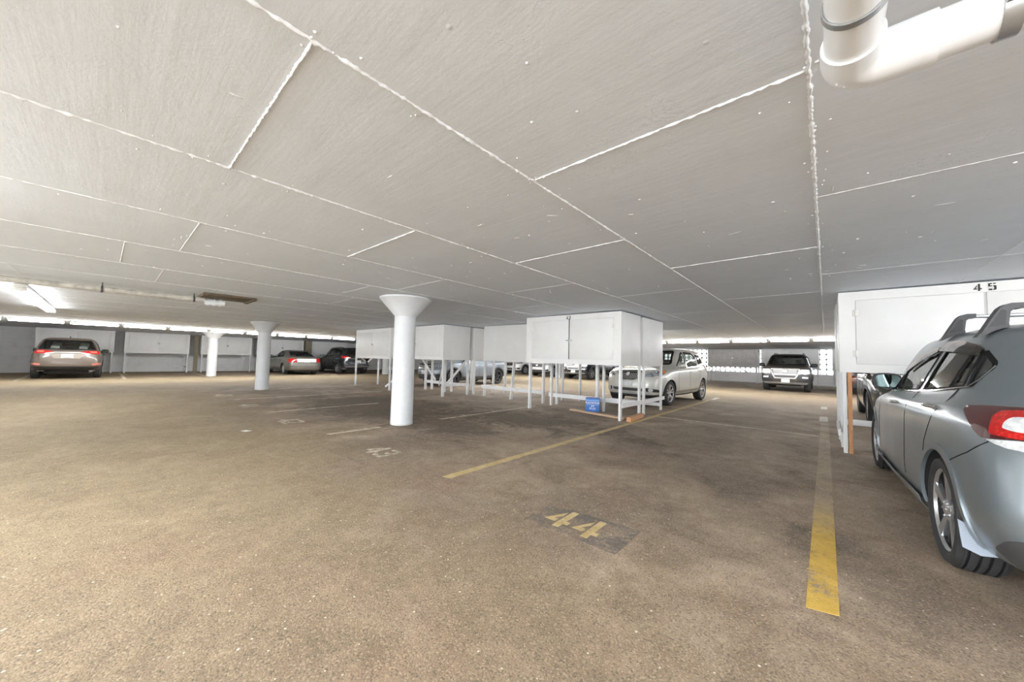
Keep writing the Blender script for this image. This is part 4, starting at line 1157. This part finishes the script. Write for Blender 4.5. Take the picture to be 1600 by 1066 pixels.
    if sp.get('rails'):
        y0, y1, xx, zz = sp['rails']
        for s_ in (1, -1):
            b = B(); n = 9; pts = []
            for k in range(n):
                yy = y0 + (y1 - y0) * k / (n - 1); h_ = VT.hit(s_ * xx, yy, 0)[0].z
                pts.append((s_ * xx, yy, h_ + (0.0 if k in (0, n - 1) else zz)))
            b.tube(pts, .016, 8)
            obj('roof_rail', b, sp.get('railmat', M_BLACK), t)
    if sp.get('fin'):
        yy = sp['fin']; h_ = VT.hit(0, yy, 0)[0].z
        b = B(); b.prism([(-.012, yy + .08, h_ - .01), (-.012, yy - .06, h_ - .01), (-.012, yy - .05, h_ + .06), (-.012, yy - .02, h_ + .065)], (.024, 0, 0)); obj('antenna', b, M_BLACK, t)
    sp['_'] = (VL, VR, VF, VB, VT, bvh, t)
    return t

def gap(line): return ('panel_gap', line, .005, M_SEAL, .0022)

# ---- grey hatchback parked at the right
def spec_hatch():
    wb = 2.67; yF = 2.215; yR = -2.245
    return dict(wb=wb, fo=.88, ro=.91, hw=.888, trk=.775 + .095, R=.325, tw=.215, rim=.250, subi=9, subj=7, paint=car_paint('grey_blue_metallic', (0.235, 0.275, 0.30), .55, .34, .18), crown=.012,
      rings=[(.20, .19, .23, .80, .14, .16, .22, .20), (.26, .26, .31, .868, .03, .05, .25, .22), (.46, .43, .52, .888, 0, .0, .30, .24, .86, .93), (.62, .64, .70, .886, .02, .01, .32, .27, .86, .93),
             (.76, .86, .90, .876, .09, .03, .34, .30, .84, .92), (.86, .93, .99, .848, .40, .05, .36, .33, .86, .90), (.985, .985, 1.07, .800, .90, .12, .34, .36, .9, .88),
             (1.24, 1.20, 1.235, .728, 1.24, .22, .26, .36, .9, .86), (1.44, 1.44, 1.405, .625, 1.64, .36, .16, .32, .92, .86), (1.48, 1.505, 1.45, .47, 1.76, .44, .08, .16)],
      belt=.95, cowl=1.15,
      side_windows=[([(.36, .985), (.335, 1.17), (-.05, 1.295), (-.45, 1.355), (-.56, 1.355), (-.375, 1.018)], .015), ([(-.515, 1.035), (-.69, 1.365), (-1.215, 1.335), (-1.115, 1.07)], .015),
                    ([(-1.165, 1.076), (-1.235, 1.325), (-1.335, 1.305), (-1.335, 1.092)], .012), ([(-1.395, 1.106), (-1.36, 1.27), (-1.365, 1.308), (-1.50, 1.238), (-1.515, 1.215), (-1.44, 1.106)], .012), ([(.70, .972), (.42, .98), (.40, 1.13)], .015)],
      windshield=[(-.62, 1.02), (.62, 1.02), (.50, 1.375), (-.50, 1.375)], rear_glass=[(-.58, 1.07), (.58, 1.07), (.50, 1.34), (-.50, 1.34)], rearglass=M_GLASSD, trim_in=.010, trim_out=.012,
      archmat=car_paint('grey_blue_metallic', (0, 0, 0)), archw=.03, archoff=.010,
      wstyle='blade', spokes=5, tread=True,
      side_lines=[gap([(-.43, 1.02), (-.45, .70), (-.44, .34)]), gap([(.80, .93), (.84, .70), (.80, .34)]), gap([(-1.30, 1.08), (-1.22, .93), (-1.05, .70), (-.99, .5)]), gap([(-1.476, .639), (-1.768, .757), (-1.921, .842)]),
                  ('window_chrome', [(.75, .955), (.40, .970), (-.2, 1.003), (-.85, 1.040), (-1.407, 1.092), (-1.475, 1.135), (-1.525, 1.221)], .010, M_CHROME, .007),
                  ('side_skirt', [(.93, .245), (.5, .235), (-.4, .235), (-.93, .26)], .09, car_paint('grey_blue_metallic', (0, 0, 0)), .028)],
      rear_lines=[gap([(-.62, .70), (-.6, .98)]), gap([(.62, .70), (.6, .98)])],
      corner_pieces=[('tail_light', 38, [(.815, -1.608, .969), (.80, -1.593, .993), (.759, -1.776, 1.009), (.706, -1.898, 1.015), (.45, -2.1, 1.02), (.45, -2.12, .87), (.744, -2.017, .872), (.821, -1.882, .854), (.828, -1.809, .882)], M_DARKRED, .008, .01),
                     ('brake_lens', 38, [(.804, -1.922, .89), (.778, -1.876, .961), (.754, -1.871, .989), (.714, -1.925, .999), (.45, -2.1, 1.005), (.45, -2.12, .885), (.744, -2.017, .874), (.802, -1.934, .88)], M_RED, .013, .01),
                     ('reverse_lens', 38, [(.773, -1.963, .912), (.764, -1.95, .937), (.745, -1.947, .959), (.726, -1.961, .968), (.50, -2.1, .97), (.50, -2.1, .91), (.74, -2.006, .904)], M_LENS, .018, .01),
                     ('signal_lens', 38, [(.815, -1.916, .853), (.745, -2.019, .868), (.45, -2.12, .866), (.45, -2.12, .80), (.749, -2.029, .825), (.776, -2.002, .827), (.802, -1.959, .84)], M_LENS, .010, .01),
                     ('bumper_insert', 35, [(.80, -1.879, .315), (.795, -1.997, .392), (.767, -2.053, .421), (.40, -2.2, .45), (.40, -2.2, .26), (.74, -1.93, .25)], M_DARKGREY, .006, .02),
                     ('head_light', 140, [(.86, 1.55, .80), (.70, 2.0, .74), (.45, 2.12, .70), (.45, 2.12, .62), (.70, 2.02, .62), (.84, 1.7, .70)], M_LENS, .006, .03)],
      pieces=[('tailgate_trim', 'B', [(-.42, .86), (.42, .86), (.42, .78), (-.42, .78)], M_CHROME, .006, .02), ('grille', 'F', [(-.4, .70), (.4, .70), (.36, .52), (-.36, .52)], M_BLACK, .006, .03)],
      handles=[(-.04, .89), (-1.09, .949)], handlemat=M_CHROME, mirror=(.90, 1.0), mirror_dx=.085, seaty=.0, plates=[('B', 0, .66, 0)])

def spec_suv(paint, **kw):
    """rounded five door crossover"""
    wb = kw.get('wb', 2.70); fo, ro, hw, H_ = kw.get('fo', .90), kw.get('ro', .95), kw.get('hw', .91), kw.get('H', 1.66)
    yF, yR = wb / 2 + fo, -(wb / 2 + ro); k = H_ / 1.66; z = lambda v: v * k
    d = dict(wb=wb, fo=fo, ro=ro, hw=hw, trk=hw - .03, R=kw.get('R', .35), tw=.225, rim=kw.get('rim', .235), paint=paint, crown=.012, cladz=kw.get('cladz', .36),
      rings=[(z(.25), .24, .36, hw * .88, .14, .14, .24, .16), (.33, .32, .44, hw * .955, .04, .03, .26, .18), (.52, .50, .60, hw * .995, 0, 0, .30, .20, .86, .9), (.72, .74, .78, hw, .02, .01, .30, .22, .86, .9),
             (z(.90), z(.94), z(.98), hw * .985, .10, .05, .32, .24, .84, .9), (z(.99), z(1.0), z(1.07), hw * .95, .38, .07, .32, .24, .86, .92), (z(1.10), z(1.05), z(1.14), hw * .90, 1.02, .12, .32, .24, .9, .93),
             (z(1.36), z(1.34), z(1.38), hw * .82, 1.42, .22, .26, .22, .9, .93), (z(1.57), z(1.57), z(1.56), hw * .70, 1.80, .34, .18, .16, .9, .93), (z(1.625), z(1.64), z(1.615), hw * .52, 1.92, .42, .08, .1)],
      belt=z(1.04), cowl=yF - 1.05, seatz=.52,
      side_windows=[([(yF - 1.50, z(1.08)), (yF - 2.02, z(1.47)), (-.02, z(1.52)), (-.04, z(1.085))], .05), ([(-.12, z(1.085)), (-.10, z(1.52)), (-.72, z(1.51)), (-.95, z(1.40)), (-1.0, z(1.13))], .05),
                    ([(-1.08, z(1.15)), (-1.03, z(1.40)), (-.98, z(1.47)), (yR + .72, z(1.42)), (yR + .60, z(1.22))], .05, M_GLASSD)],
      windshield=[(-.66, z(1.14)), (.66, z(1.14)), (.53, z(1.545)), (-.53, z(1.545))], rear_glass=[(-.72, z(1.16)), (.72, z(1.16)), (.58, z(1.535)), (-.58, z(1.535))], rearglass=kw.get('rearglass', M_GLASSD),
      side_lines=[gap([(-.08, z(1.06)), (-.09, .7), (-.08, .36)]), gap([(yF - 1.40, z(1.0)), (yF - 1.36, .7), (yF - 1.4, .36)]), gap([(-1.05, z(1.08)), (-1.03, .95), (-.92, .75)])],
      handles=[(-.22 + .05, z(.93)), (-.98, z(.96))], mirror=(yF - 1.42, z(1.06)), seaty=-.05, archw=.05, wstyle=kw.get('wstyle', 'five'),
      corner_pieces=[], pieces=[], bars=[], plates=[], fin=kw.get('fin', None), mirrormat=kw.get('mirrormat', M_BLACK), rimmat=kw.get('rimmat'), spokes=kw.get('spokes', 5))
    d['yF'], d['yR'] = yF, yR
    return d
def face_suv(d, style, k=1.0):
    """front end"""
    yF = d['yF']; hw = d['hw']; z = lambda v: v * k
    if style == 'waterfall':
        g = [(-.36, z(.93)), (-.30, z(.965)), (.30, z(.965)), (.36, z(.93)), (.27, z(.74)), (.18, z(.70)), (-.18, z(.70)), (-.27, z(.74))]
        d['pieces'] += [('grille', 'F', g, M_BLACK, .006, .04), ('lower_grille', 'F', [(-.48, .48), (.48, .48), (.42, .40), (-.42, .40)], M_DARKGREY, .006, .03),
                        ('skid_trim', 'F', [(-.62, .385), (.62, .385), (.55, .33), (-.55, .33)], simple('satin_trim', (.52, .52, .51), .4, .3), .008, .02), ('emblem', 'F', [(.05 * math.cos(a), z(.845) + .05 * math.sin(a)) for a in [2 * PI * q / 14 for q in range(14)]], M_CHROME, .03, 0)]
        d['bars'] += [('grille_bar', 'F', [[(x - .008, z(.945 - abs(x) * .08)), (x + .008, z(.945 - abs(x) * .08)), (x * .82 + .008, z(.72 + abs(x) * .07)), (x * .82 - .008, z(.72 + abs(x) * .07))] for x in [-.30 + .05 * q for q in range(13)]], simple('satin_trim', (.52, .52, .51), .4, .3))]
        d['front_lines'] = [('grille_surround', g + [g[0]], .018, M_CHROME, .012)]
        d['pieces'] += [('fog_light', 'F2', [(.60 + .05 * math.cos(a), .44 + .05 * math.sin(a)) for a in [2 * PI * q / 12 for q in range(12)]], M_LENS, .016, 0), ('fog_bezel', 'F2', [(.50, .50), (.74, .46), (.80, .38), (.50, .40)], M_BLACK, .007, .02)]
        d['corner_pieces'] += [('head_light', 145, [(.86 * hw / .9, yF - .62, z(.98)), (.55, yF - .16, z(.90)), (.42, yF - .05, z(.80)), (.62, yF - .15, z(.79)), (.86 * hw / .9, yF - .5, z(.87))], M_LAMP, .008, .03),
                               ('turn_signal', 120, [(.88 * hw / .9, yF - .66, z(.975)), (.87 * hw / .9, yF - .48, z(.95)), (.88 * hw / .9, yF - .48, z(.88)), (.88 * hw / .9, yF - .58, z(.90))], M_AMBER, .014, .015)]
    elif style == 'wide':
        d['pieces'] += [('grille', 'F', [(-.50, z(.90)), (.50, z(.90)), (.42, z(.66)), (-.42, z(.66))], M_BLACK, .006, .04), ('lower_grille', 'F', [(-.6, .48), (.6, .48), (.52, .36), (-.52, .36)], M_DARKGREY, .006, .03),
                        ('emblem', 'F', [(.09 * math.cos(a), z(.79) + .04 * math.sin(a)) for a in [2 * PI * q / 14 for q in range(14)]], M_CHROME, .02, 0), ('fog_bezel', 'F2', [(.62, .50), (.80, .52), (.78, .40), (.62, .40)], M_BLACK, .007, .02)]
        d['bars'] += [('grille_bar', 'F', [[(-.46, z(.84)), (.46, z(.84)), (.45, z(.82)), (-.45, z(.82))], [(-.44, z(.74)), (.44, z(.74)), (.43, z(.72)), (-.43, z(.72))]], M_CHROME)]
        d['corner_pieces'] += [('head_light', 145, [(.87 * hw / .9, yF - .55, z(.97)), (.62, yF - .16, z(.92)), (.52, yF - .06, z(.86)), (.64, yF - .14, z(.78)), (.87 * hw / .9, yF - .42, z(.84))], M_LAMP, .008, .03)]
        d['plates'] += [('F', 0, .56, 0)]
    return d
def tail_suv(d, style, k=1.0):
    yR = d['yR']; hw = d['hw']; z = lambda v: v * k
    if style == 'slim':
        d['corner_pieces'] += [('tail_light', 40, [(hw * .99, yR + .40, z(1.10)), (.74, yR + .1, z(1.12)), (.50, yR + .04, z(1.09)), (.32, yR + .03, z(1.03)), (.55, yR + .05, z(1.0)), (.80, yR + .12, z(.98)), (hw * .99, yR + .34, z(1.0))], M_RED, .008, .02),
                               ('lamp_lens', 35, [(.80, yR + .15, z(1.085)), (.62, yR + .06, z(1.085)), (.64, yR + .06, z(1.035)), (.80, yR + .14, z(1.03))], M_PALERED, .013, .02)]
        d['pieces'] += [('reflector', 'B2', [(.62, .60), (.86, .63), (.86, .56), (.64, .54)], M_PALERED, .008, .01), ('bumper_cover', 'B', [(-.86, .50), (.86, .50), (.74, .32), (-.74, .32)], M_BLACK, .006, .03),
                        ('plate_recess', 'B', [(-.46, .99 * k), (.46, .99 * k), (.32, .80), (-.32, .80)], simple('recess_paint', (.30, .26, .22), .5), .004, .05)]
        d['bars'] += [('tailgate_trim', 'B', [[(-.33, z(1.045)), (.33, z(1.045)), (.33, z(1.025)), (-.33, z(1.025))]], simple('satin_trim', (.52, .52, .51), .4, .3))]
        d['rear_lines'] = [gap([(-.58, .66), (.58, .66)]), gap([(-.66, .72), (-.70, 1.0), (-.66, 1.1)]), gap([(.66, .72), (.70, 1.0), (.66, 1.1)])]
        d['plates'] += [('B', 0, .90, 0)]
        d['pieces'] += [('exhaust', 'B2', [(.50, .36), (.66, .36), (.66, .30), (.50, .30)], M_CHROME, .02, .02)]
    elif style == 'boomerang':
        d['corner_pieces'] += [('tail_light', 45, [(hw * .99, yR + .55, z(1.13)), (.78, yR + .12, z(1.12)), (.50, yR + .05, z(1.04)), (.50, yR + .05, z(.98)), (.74, yR + .09, z(.97)), (hw * .99, yR + .36, z(1.0))], M_RED, .008, .02),
                               ('lamp_lens', 40, [(.74, yR + .1, z(1.03)), (.5, yR + .05, z(1.03)), (.5, yR + .05, z(.99)), (.72, yR + .1, z(.985))], M_LENS, .013, .01)]
        d['bars'] += [('bumper_trim', 'B', [[(-.72, .50), (.72, .50), (.70, .44), (-.70, .44)]], M_STEEL), ('tailgate_trim', 'B', [[(-.5, .98), (.5, .98), (.5, .945), (-.5, .945)]], M_CHROME)]
        d['pieces'] += [('bumper_cover', 'B', [(-.84, .58), (.84, .58), (.74, .38), (-.74, .38)], M_DARKGREY, .005, .03)]
        d['plates'] += [('B', 0, .80, 0)]
    return d
def spec_boxy(paint, **kw):
    wb, fo, ro, hw = 2.89, .90, 1.12, .935; yF, yR = wb / 2 + fo, -(wb / 2 + ro)
    d = dict(wb=wb, fo=fo, ro=ro, hw=hw, trk=hw - .06, R=.37, tw=.245, rim=.235, paint=paint, crown=.01, cladz=.44,
      rings=[(.32, .31, .40, hw * .88, .12, .10, .10, .1, .9, .9), (.42, .40, .46, hw * .955, .02, .02, .12, .1, .9, .92), (.60, .58, .62, hw * .995, 0, 0, .14, .1, .92, .94), (.84, .84, .86, hw, .05, .05, .14, .1, .92, .94),
             (1.05, 1.02, 1.06, hw * .985, .10, .06, .14, .12, .9, .93), (1.13, 1.09, 1.13, hw * .945, .32, .07, .14, .14, .9, .92), (1.20, 1.14, 1.18, hw * .91, 1.20, .08, .16, .14, .93, .92),
             (1.46, 1.44, 1.46, hw * .82, 1.52, .16, .16, .14, .93, .92), (1.68, 1.69, 1.68, hw * .72, 1.84, .26, .14, .12, .93, .92), (1.735, 1.75, 1.73, hw * .54, 1.94, .30, .07, .06)],
      belt=1.13, cowl=yF - 1.22, seatz=.62,
      side_windows=[([(yF - 1.52, 1.18), (yF - 1.92, 1.60), (.0, 1.63), (-.02, 1.18)], .05), ([(-.11, 1.18), (-.09, 1.63), (-.88, 1.63), (-.98, 1.2)], .05), ([(-1.08, 1.2), (-1.0, 1.63), (yR + .52, 1.61), (yR + .40, 1.22)], .05, M_GLASSD)],
      windshield=[(-.72, 1.225), (.72, 1.225), (.59, 1.66), (-.59, 1.66)], rear_glass=[(-.66, 1.2), (.66, 1.2), (.58, 1.62), (-.58, 1.62)], rearglass=M_GLASSD,
      side_lines=[gap([(-.07, 1.15), (-.08, .8), (-.07, .42)]), gap([(yF - 1.4, 1.1), (yF - 1.38, .8), (yF - 1.4, .42)])], handles=[(-.16, 1.02), (-1.0, 1.03)], mirror=(yF - 1.45, 1.15), seaty=-.05, archw=.06, wstyle='five',
      corner_pieces=[], pieces=[], bars=[], plates=[('F', -.02, .50, 0)], rails=(yR + .75, yF - 2.3, .56, .06), railmat=M_DARKGREY, seatmat=M_SEAT)
    d['yF'], d['yR'] = yF, yR
    g = [(-.52, 1.02), (.52, 1.02), (.44, .76), (.37, .62), (-.37, .62), (-.44, .76)]
    d['pieces'] += [('grille', 'F', g, simple('grey_mesh', (.16, .16, .155), .5), .006, .02), ('lower_grille', 'F', [(-.38, .735), (.38, .735), (.33, .65), (-.33, .65)], M_DARKGREY, .011, .02), ('bumper_trim', 'F', [(-.80, .44), (.80, .44), (.74, .36), (-.74, .36)], M_STEEL, .012, .03),
                    ('fog_light', 'F2', [(.60, .70), (.80, .69), (.80, .62), (.60, .63)], M_LENS, .01, .01), ('bumper_corner', 'F2', [(.46, .78), (.86, .78), (.84, .46), (.44, .46)], M_BLACK, .003, .04),
                    ('emblem', 'F', [(.10 * math.cos(a), .92 + .04 * math.sin(a)) for a in [2 * PI * q / 14 for q in range(14)]], M_CHROME, .026, 0)]
    d['bars'] += [('grille_bar', 'F', [[(-.42, zz + .012), (.42, zz + .012), (.42, zz - .012), (-.42, zz - .012)] for zz in (.97, .92, .87)] + [[(-.42, .82), (.42, .82), (.39, .75), (-.39, .75)]], simple('satin_trim', (.52, .52, .51), .4, .3))]
    d['front_lines'] = [('grille_surround', g + [g[0]], .045, simple('satin_trim', (.52, .52, .51), .4, .3), .016)]
    d['corner_pieces'] += [('head_light', 165, [(.86, yF - .22, 1.02), (.56, yF - .09, 1.02), (.53, yF - .07, .84), (.70, yF - .1, .80), (.88, yF - .22, .84)], M_LENS, .01, .03)]
    return d
def spec_sedan(paint):
    wb, fo, ro, hw = 2.755, 1.0, 1.2, .925; yF, yR = wb / 2 + fo, -(wb / 2 + ro)
    d = dict(wb=wb, fo=fo, ro=ro, hw=hw, trk=hw - .06, R=.315, tw=.205, rim=.20, paint=paint, crown=.014,
      rings=[(.20, .20, .26, hw * .87, .12, .12, .25, .22), (.28, .28, .33, hw * .955, .03, .03, .28, .25), (.48, .46, .50, hw * .995, 0, 0, .3, .30, .86, .88), (.62, .66, .70, hw, .03, .04, .3, .30, .86, .88),
             (.72, .84, .90, hw * .975, .10, .08, .3, .28, .84, .86), (.84, .90, .99, hw * .93, .5, .16, .3, .26, .86, .86), (.97, .94, 1.02, hw * .87, 1.15, .68, .35, .16, .9, .88),
             (1.17, 1.16, 1.19, hw * .76, 1.62, 1.02, .28, .2, .9, .86), (1.33, 1.345, 1.325, hw * .62, 2.05, 1.38, .2, .2, .9, .86), (1.38, 1.40, 1.37, hw * .46, 2.15, 1.48, .1, .1)],
      belt=.94, cowl=yF - 1.18, seatz=.36,
      side_windows=[([(yF - 1.62, .97), (yF - 2.12, 1.28), (.02, 1.31), (.0, .975)], .05), ([(-.08, .975), (-.06, 1.31), (-.55, 1.29), (-.92, 1.16), (-1.0, 1.02)], .06)],
      windshield=[(-.66, 1.0), (.66, 1.0), (.52, 1.32), (-.52, 1.32)], rear_glass=[(-.60, 1.055), (.60, 1.055), (.50, 1.31), (-.50, 1.31)], rearglass=M_GLASS, seatmat=M_SEAT,
      side_lines=[gap([(-.04, .95), (-.05, .6), (-.04, .3)]), gap([(yF - 1.5, .92), (yF - 1.45, .6), (yF - 1.5, .3)]), gap([(-1.03, .98), (-1.0, .8), (-.9, .6)]), ('side_moulding', [(1.0, .56), (-1.0, .58)], .06, paint, .012)], handles=[(-.12, .82), (-1.0, .84)], mirror=(yF - 1.55, .96), seaty=.05, archmould=False, wstyle='twin', spokes=6,
      corner_pieces=[('tail_light', 35, [(hw * .97, yR + .38, .90), (.72, yR + .12, .93), (.54, yR + .09, .92), (.52, yR + .06, .72), (.72, yR + .1, .71), (hw * .98, yR + .32, .74)], M_RED, .008, .03)],
      pieces=[('trunk_applique', 'B', [(-.53, .90), (.53, .90), (.50, .73), (-.50, .73)], M_LENS, .004, .03), ('bumper_face', 'B', [(-.80, .63), (.80, .63), (.80, .50), (-.80, .50)], paint, .02, .03), ('bumper_strip', 'B', [(-.80, .505), (.80, .505), (.80, .475), (-.80, .475)], M_DARKGREY, .018, .01)],
      bars=[], plates=[('B', 0, .79, 0)], rear_lines=[gap([(-.62, .66), (.62, .66)])])
    d['yF'], d['yR'] = yF, yR
    return d

SP = spec_hatch()
hb = make_car('hatchback', 'grey hatchback with black roof bars and red tail light, cut by the right frame', 'car', SP, (1.35, 4.875, 0), math.radians(2.0))
VL = SP['_'][0]; VT = SP['_'][4]; VB = SP['_'][3]
# rain visors over the side windows
for pts in ([(.31, 1.186), (-.01, 1.312), (-.445, 1.365), (-.50, 1.355), (-.50, 1.330), (-.15, 1.263), (.21, 1.167)], [(-.515, 1.345), (-.62, 1.40), (-.945, 1.393), (-1.24, 1.352), (-1.35, 1.318), (-1.345, 1.278), (-.97, 1.312), (-.53, 1.334)]):
    for V in (VL, SP['_'][1]): obj('rain_visor', V.patch([V.to2((0, y, z)) for y, z in pts], .016, .0, .05), M_SMOKE, hb, fixn=False)
# roof rack: two cross bars on sloping feet
for yb in (-.42, -1.19):
    zr = VT.hit(.5, yb, 0)[0].z; zt = zr + .115
    b = B()
    b.tube([(-.56, yb, zt), (.56, yb, zt)], .014, 10); b.box(-.56, .56, yb - .032, yb + .032, zt - .011, zt + .011, bev=.006); bar_ = obj('roof_bar', b, M_ALU, hb)
    for s_ in (-1, 1):
        prof = [(.672, zr - .075), (.650, zr - .040), (.615, zr + .035), (.580, zt - .010), (.560, zt + .010), (.535, zt + .018), (.49, zt + .018), (.49, zt - .014), (.525, zt - .018), (.540, zt - .035), (.548, zr + .010), (.545, zr - .012), (.60, zr - .035)]
        b = B(); b.prism([(s_ * x, yb - .042, z) for x, z in prof], (0, .084, 0))
        ft = obj('bar_foot', b, M_DARKGREY, bar_, angle=50)
        b = B(); b.prism([(s_ * x, yb - .0435, z) for x, z in [(.628, zr - .012), (.600, zr + .035), (.575, zt - .02), (.556, zt - .028), (.562, zr + .0)]], (0, .002, 0)); obj('foot_inset', b, M_BLACK, ft)
# mud flaps behind the rear wheels and front wheels
for s_ in (-1, 1):
    for yy, wd in ((-1.335 - .348, .12), (1.335 - .348, .09)):
        b = B(); b.prism([(s_ * .872, yy + .01, .37), (s_ * .866, yy - .0, .28), (s_ * .862, yy - .01, .23), (s_ * .80, yy - .015, .205), (s_ * .74, yy - .01, .215), (s_ * .80, yy, .33)], (0, -.008, 0)); obj('mud_flap', b, M_FLAP, hb)

# ---- the other parked cars
d = face_suv(spec_suv(car_paint('silver_metallic', (0.62, 0.61, 0.565), .3, .38), wb=2.555, fo=.87, ro=.86, hw=.885, H=1.66, R=.345, rim=.235, wstyle='twin', cladz=.30, cladmat=None, mirrormat=car_paint('silver_metallic', (0, 0, 0))), 'waterfall'); d.pop('cladmat', None)
d['archmat'] = d['paint']; d['archw'] = .02; d['plates'] = [('F', .0, .60, 0)]; d['rimmat'] = M_ALU
d = tail_suv(d, 'boomerang')
d['side_lines'] += [('rocker_trim', [(.95, .36), (-.95, .38)], .07, simple('bronze_plastic', (.30, .26, .20), .5), .008)]
make_car('crossover', 'silver crossover with a chrome waterfall grille parked nose towards locker 43', 'car', d, (-3.98, 11.72, 0), PI - math.radians(4.5))
d = tail_suv(face_suv(spec_suv(car_paint('tan_metallic', (0.155, 0.125, 0.10), .25, .42), wb=2.725, fo=.9, ro=.98, hw=.92, H=1.64, fin=-1.45, cladz=.40, cladmat=M_DARKGREY, rearglass=M_GLASS), 'wide'), 'slim')
make_car('crossover', 'tan crossover seen squarely from behind, parked at the far left wall', 'car', d, (-23.05 - 1.3625, -1.0, 0), PI / 2)
make_car('sedan', 'tan sedan seen from behind, parked between the round column and the black crossover', 'car', spec_sedan(car_paint('champagne_metallic', (0.135, 0.128, 0.108), .2, .42)), (-23.25 - 1.3775, 7.55, 0), PI / 2)
d = tail_suv(face_suv(spec_suv(car_paint('black_metallic', (0.022, 0.026, 0.03), .3, .25), wb=2.75, fo=.92, ro=.98, hw=.93, H=1.68, cladz=.42, cladmat=M_DARKGREY), 'wide'), 'boomerang')
d['rails'] = (-1.5, .6, .56, .04)
make_car('crossover', 'black crossover with glowing red tail lights parked beside the tan sedan', 'car', d, (-22.95 - 1.375, 10.45, 0), PI / 2)
d = spec_boxy(car_paint('dark_brown_metallic', (0.05, 0.04, 0.032), .1, .35))
make_car('suv', 'dark brown SUV with a wide chrome grille facing out from the back wall', 'car', d, (-1.38, 21.0 + 1.445, 0), PI)
d = face_suv(spec_suv(car_paint('blue_grey_metallic', (0.20, 0.225, 0.25), .35, .35), wb=2.64, fo=.88, ro=.92, hw=.91, H=1.66, rimmat=M_ALUDARK, cladz=.40, cladmat=M_DARKGREY, spokes=5), 'wide')
make_car('crossover', 'blue grey crossover with dark wheels seen behind the locker legs', 'car', d, (-12.42, 10.85, 0), PI)
d = face_suv(spec_suv(car_paint('white_paint', (0.80, 0.80, 0.79), .0, .3), wb=2.8, hw=.94, H=1.74, cladz=.38, cladmat=M_DARKGREY), 'wide')
make_car('crossover', 'white crossover with a grille facing out, beside the far column under locker 43', 'car', d, (-15.25, 22.3, 0), PI)
d = face_suv(spec_suv(car_paint('white_paint', (0, 0, 0)), wb=2.8, hw=.93, H=1.70, cladz=.32, cladmat=M_STEEL), 'wide')
make_car('crossover', 'white car with its side visible, left of the white crossover beyond the locker legs', 'car', d, (-18.6, 23.2, 0), PI)
d = spec_boxy(car_paint('black_metallic', (0, 0, 0))); d['rails'] = None
make_car('suv', 'black SUV with fat tyres facing out, right of the far column under locker 43', 'car', d, (-11.85, 21.6, 0), PI)
d = face_suv(spec_suv(car_paint('dark_slate_metallic', (0.07, 0.08, 0.085), .4, .3), wb=2.7, hw=.91, cladz=.40, cladmat=M_DARKGREY), 'wide')
make_car('crossover', 'dark slate crossover half hidden behind the silver crossover', 'car', d, (-8.7, 22.0, 0), PI)
d = face_suv(spec_suv(car_paint('taupe_metallic', (0.085, 0.078, 0.065), .45, .28), wb=2.72, hw=.92, H=1.68, R=.36, cladz=.36, cladmat=M_DARKGREY), 'wide')
make_car('crossover', 'dark taupe crossover facing the grey hatchback under locker 45', 'car', d, (1.52, 10.55 + 1.36, 0), PI)
d = face_suv(spec_suv(car_paint('dark_red_metallic', (0.11, 0.035, 0.03), .4, .28), wb=2.7, hw=.91, H=1.62, cladz=.36, cladmat=M_DARKGREY), 'wide')
make_car('crossover', 'dark red car beside the dark brown SUV, mostly hidden by locker 45', 'car', d, (1.42, 23.2, 0), PI)
#END#
# ------------------------------------------------------------------ daylight and view
w = bpy.data.worlds.new('world'); S.world = w; w.use_nodes = True
nt = w.node_tree; nt.nodes.clear()
out = nt.nodes.new('ShaderNodeOutputWorld'); bg = nt.nodes.new('ShaderNodeBackground')
bg.inputs[0].default_value = (0.92, 0.96, 1.0, 1); bg.inputs[1].default_value = 3.4
nt.links.new(bg.outputs[0], out.inputs[0])
S.view_settings.view_transform = 'Standard'; S.view_settings.look = 'None'; S.view_settings.gamma = 1; S.view_settings.exposure = 1.45
S.view_settings.use_curve_mapping = False
try:
    S.cycles.use_denoising = True; S.cycles.max_bounces = 8; S.cycles.diffuse_bounces = 5; S.cycles.transparent_max_bounces = 12
    S.cycles.sample_clamp_indirect = 4; S.cycles.blur_glossy = 1.0
except Exception: pass
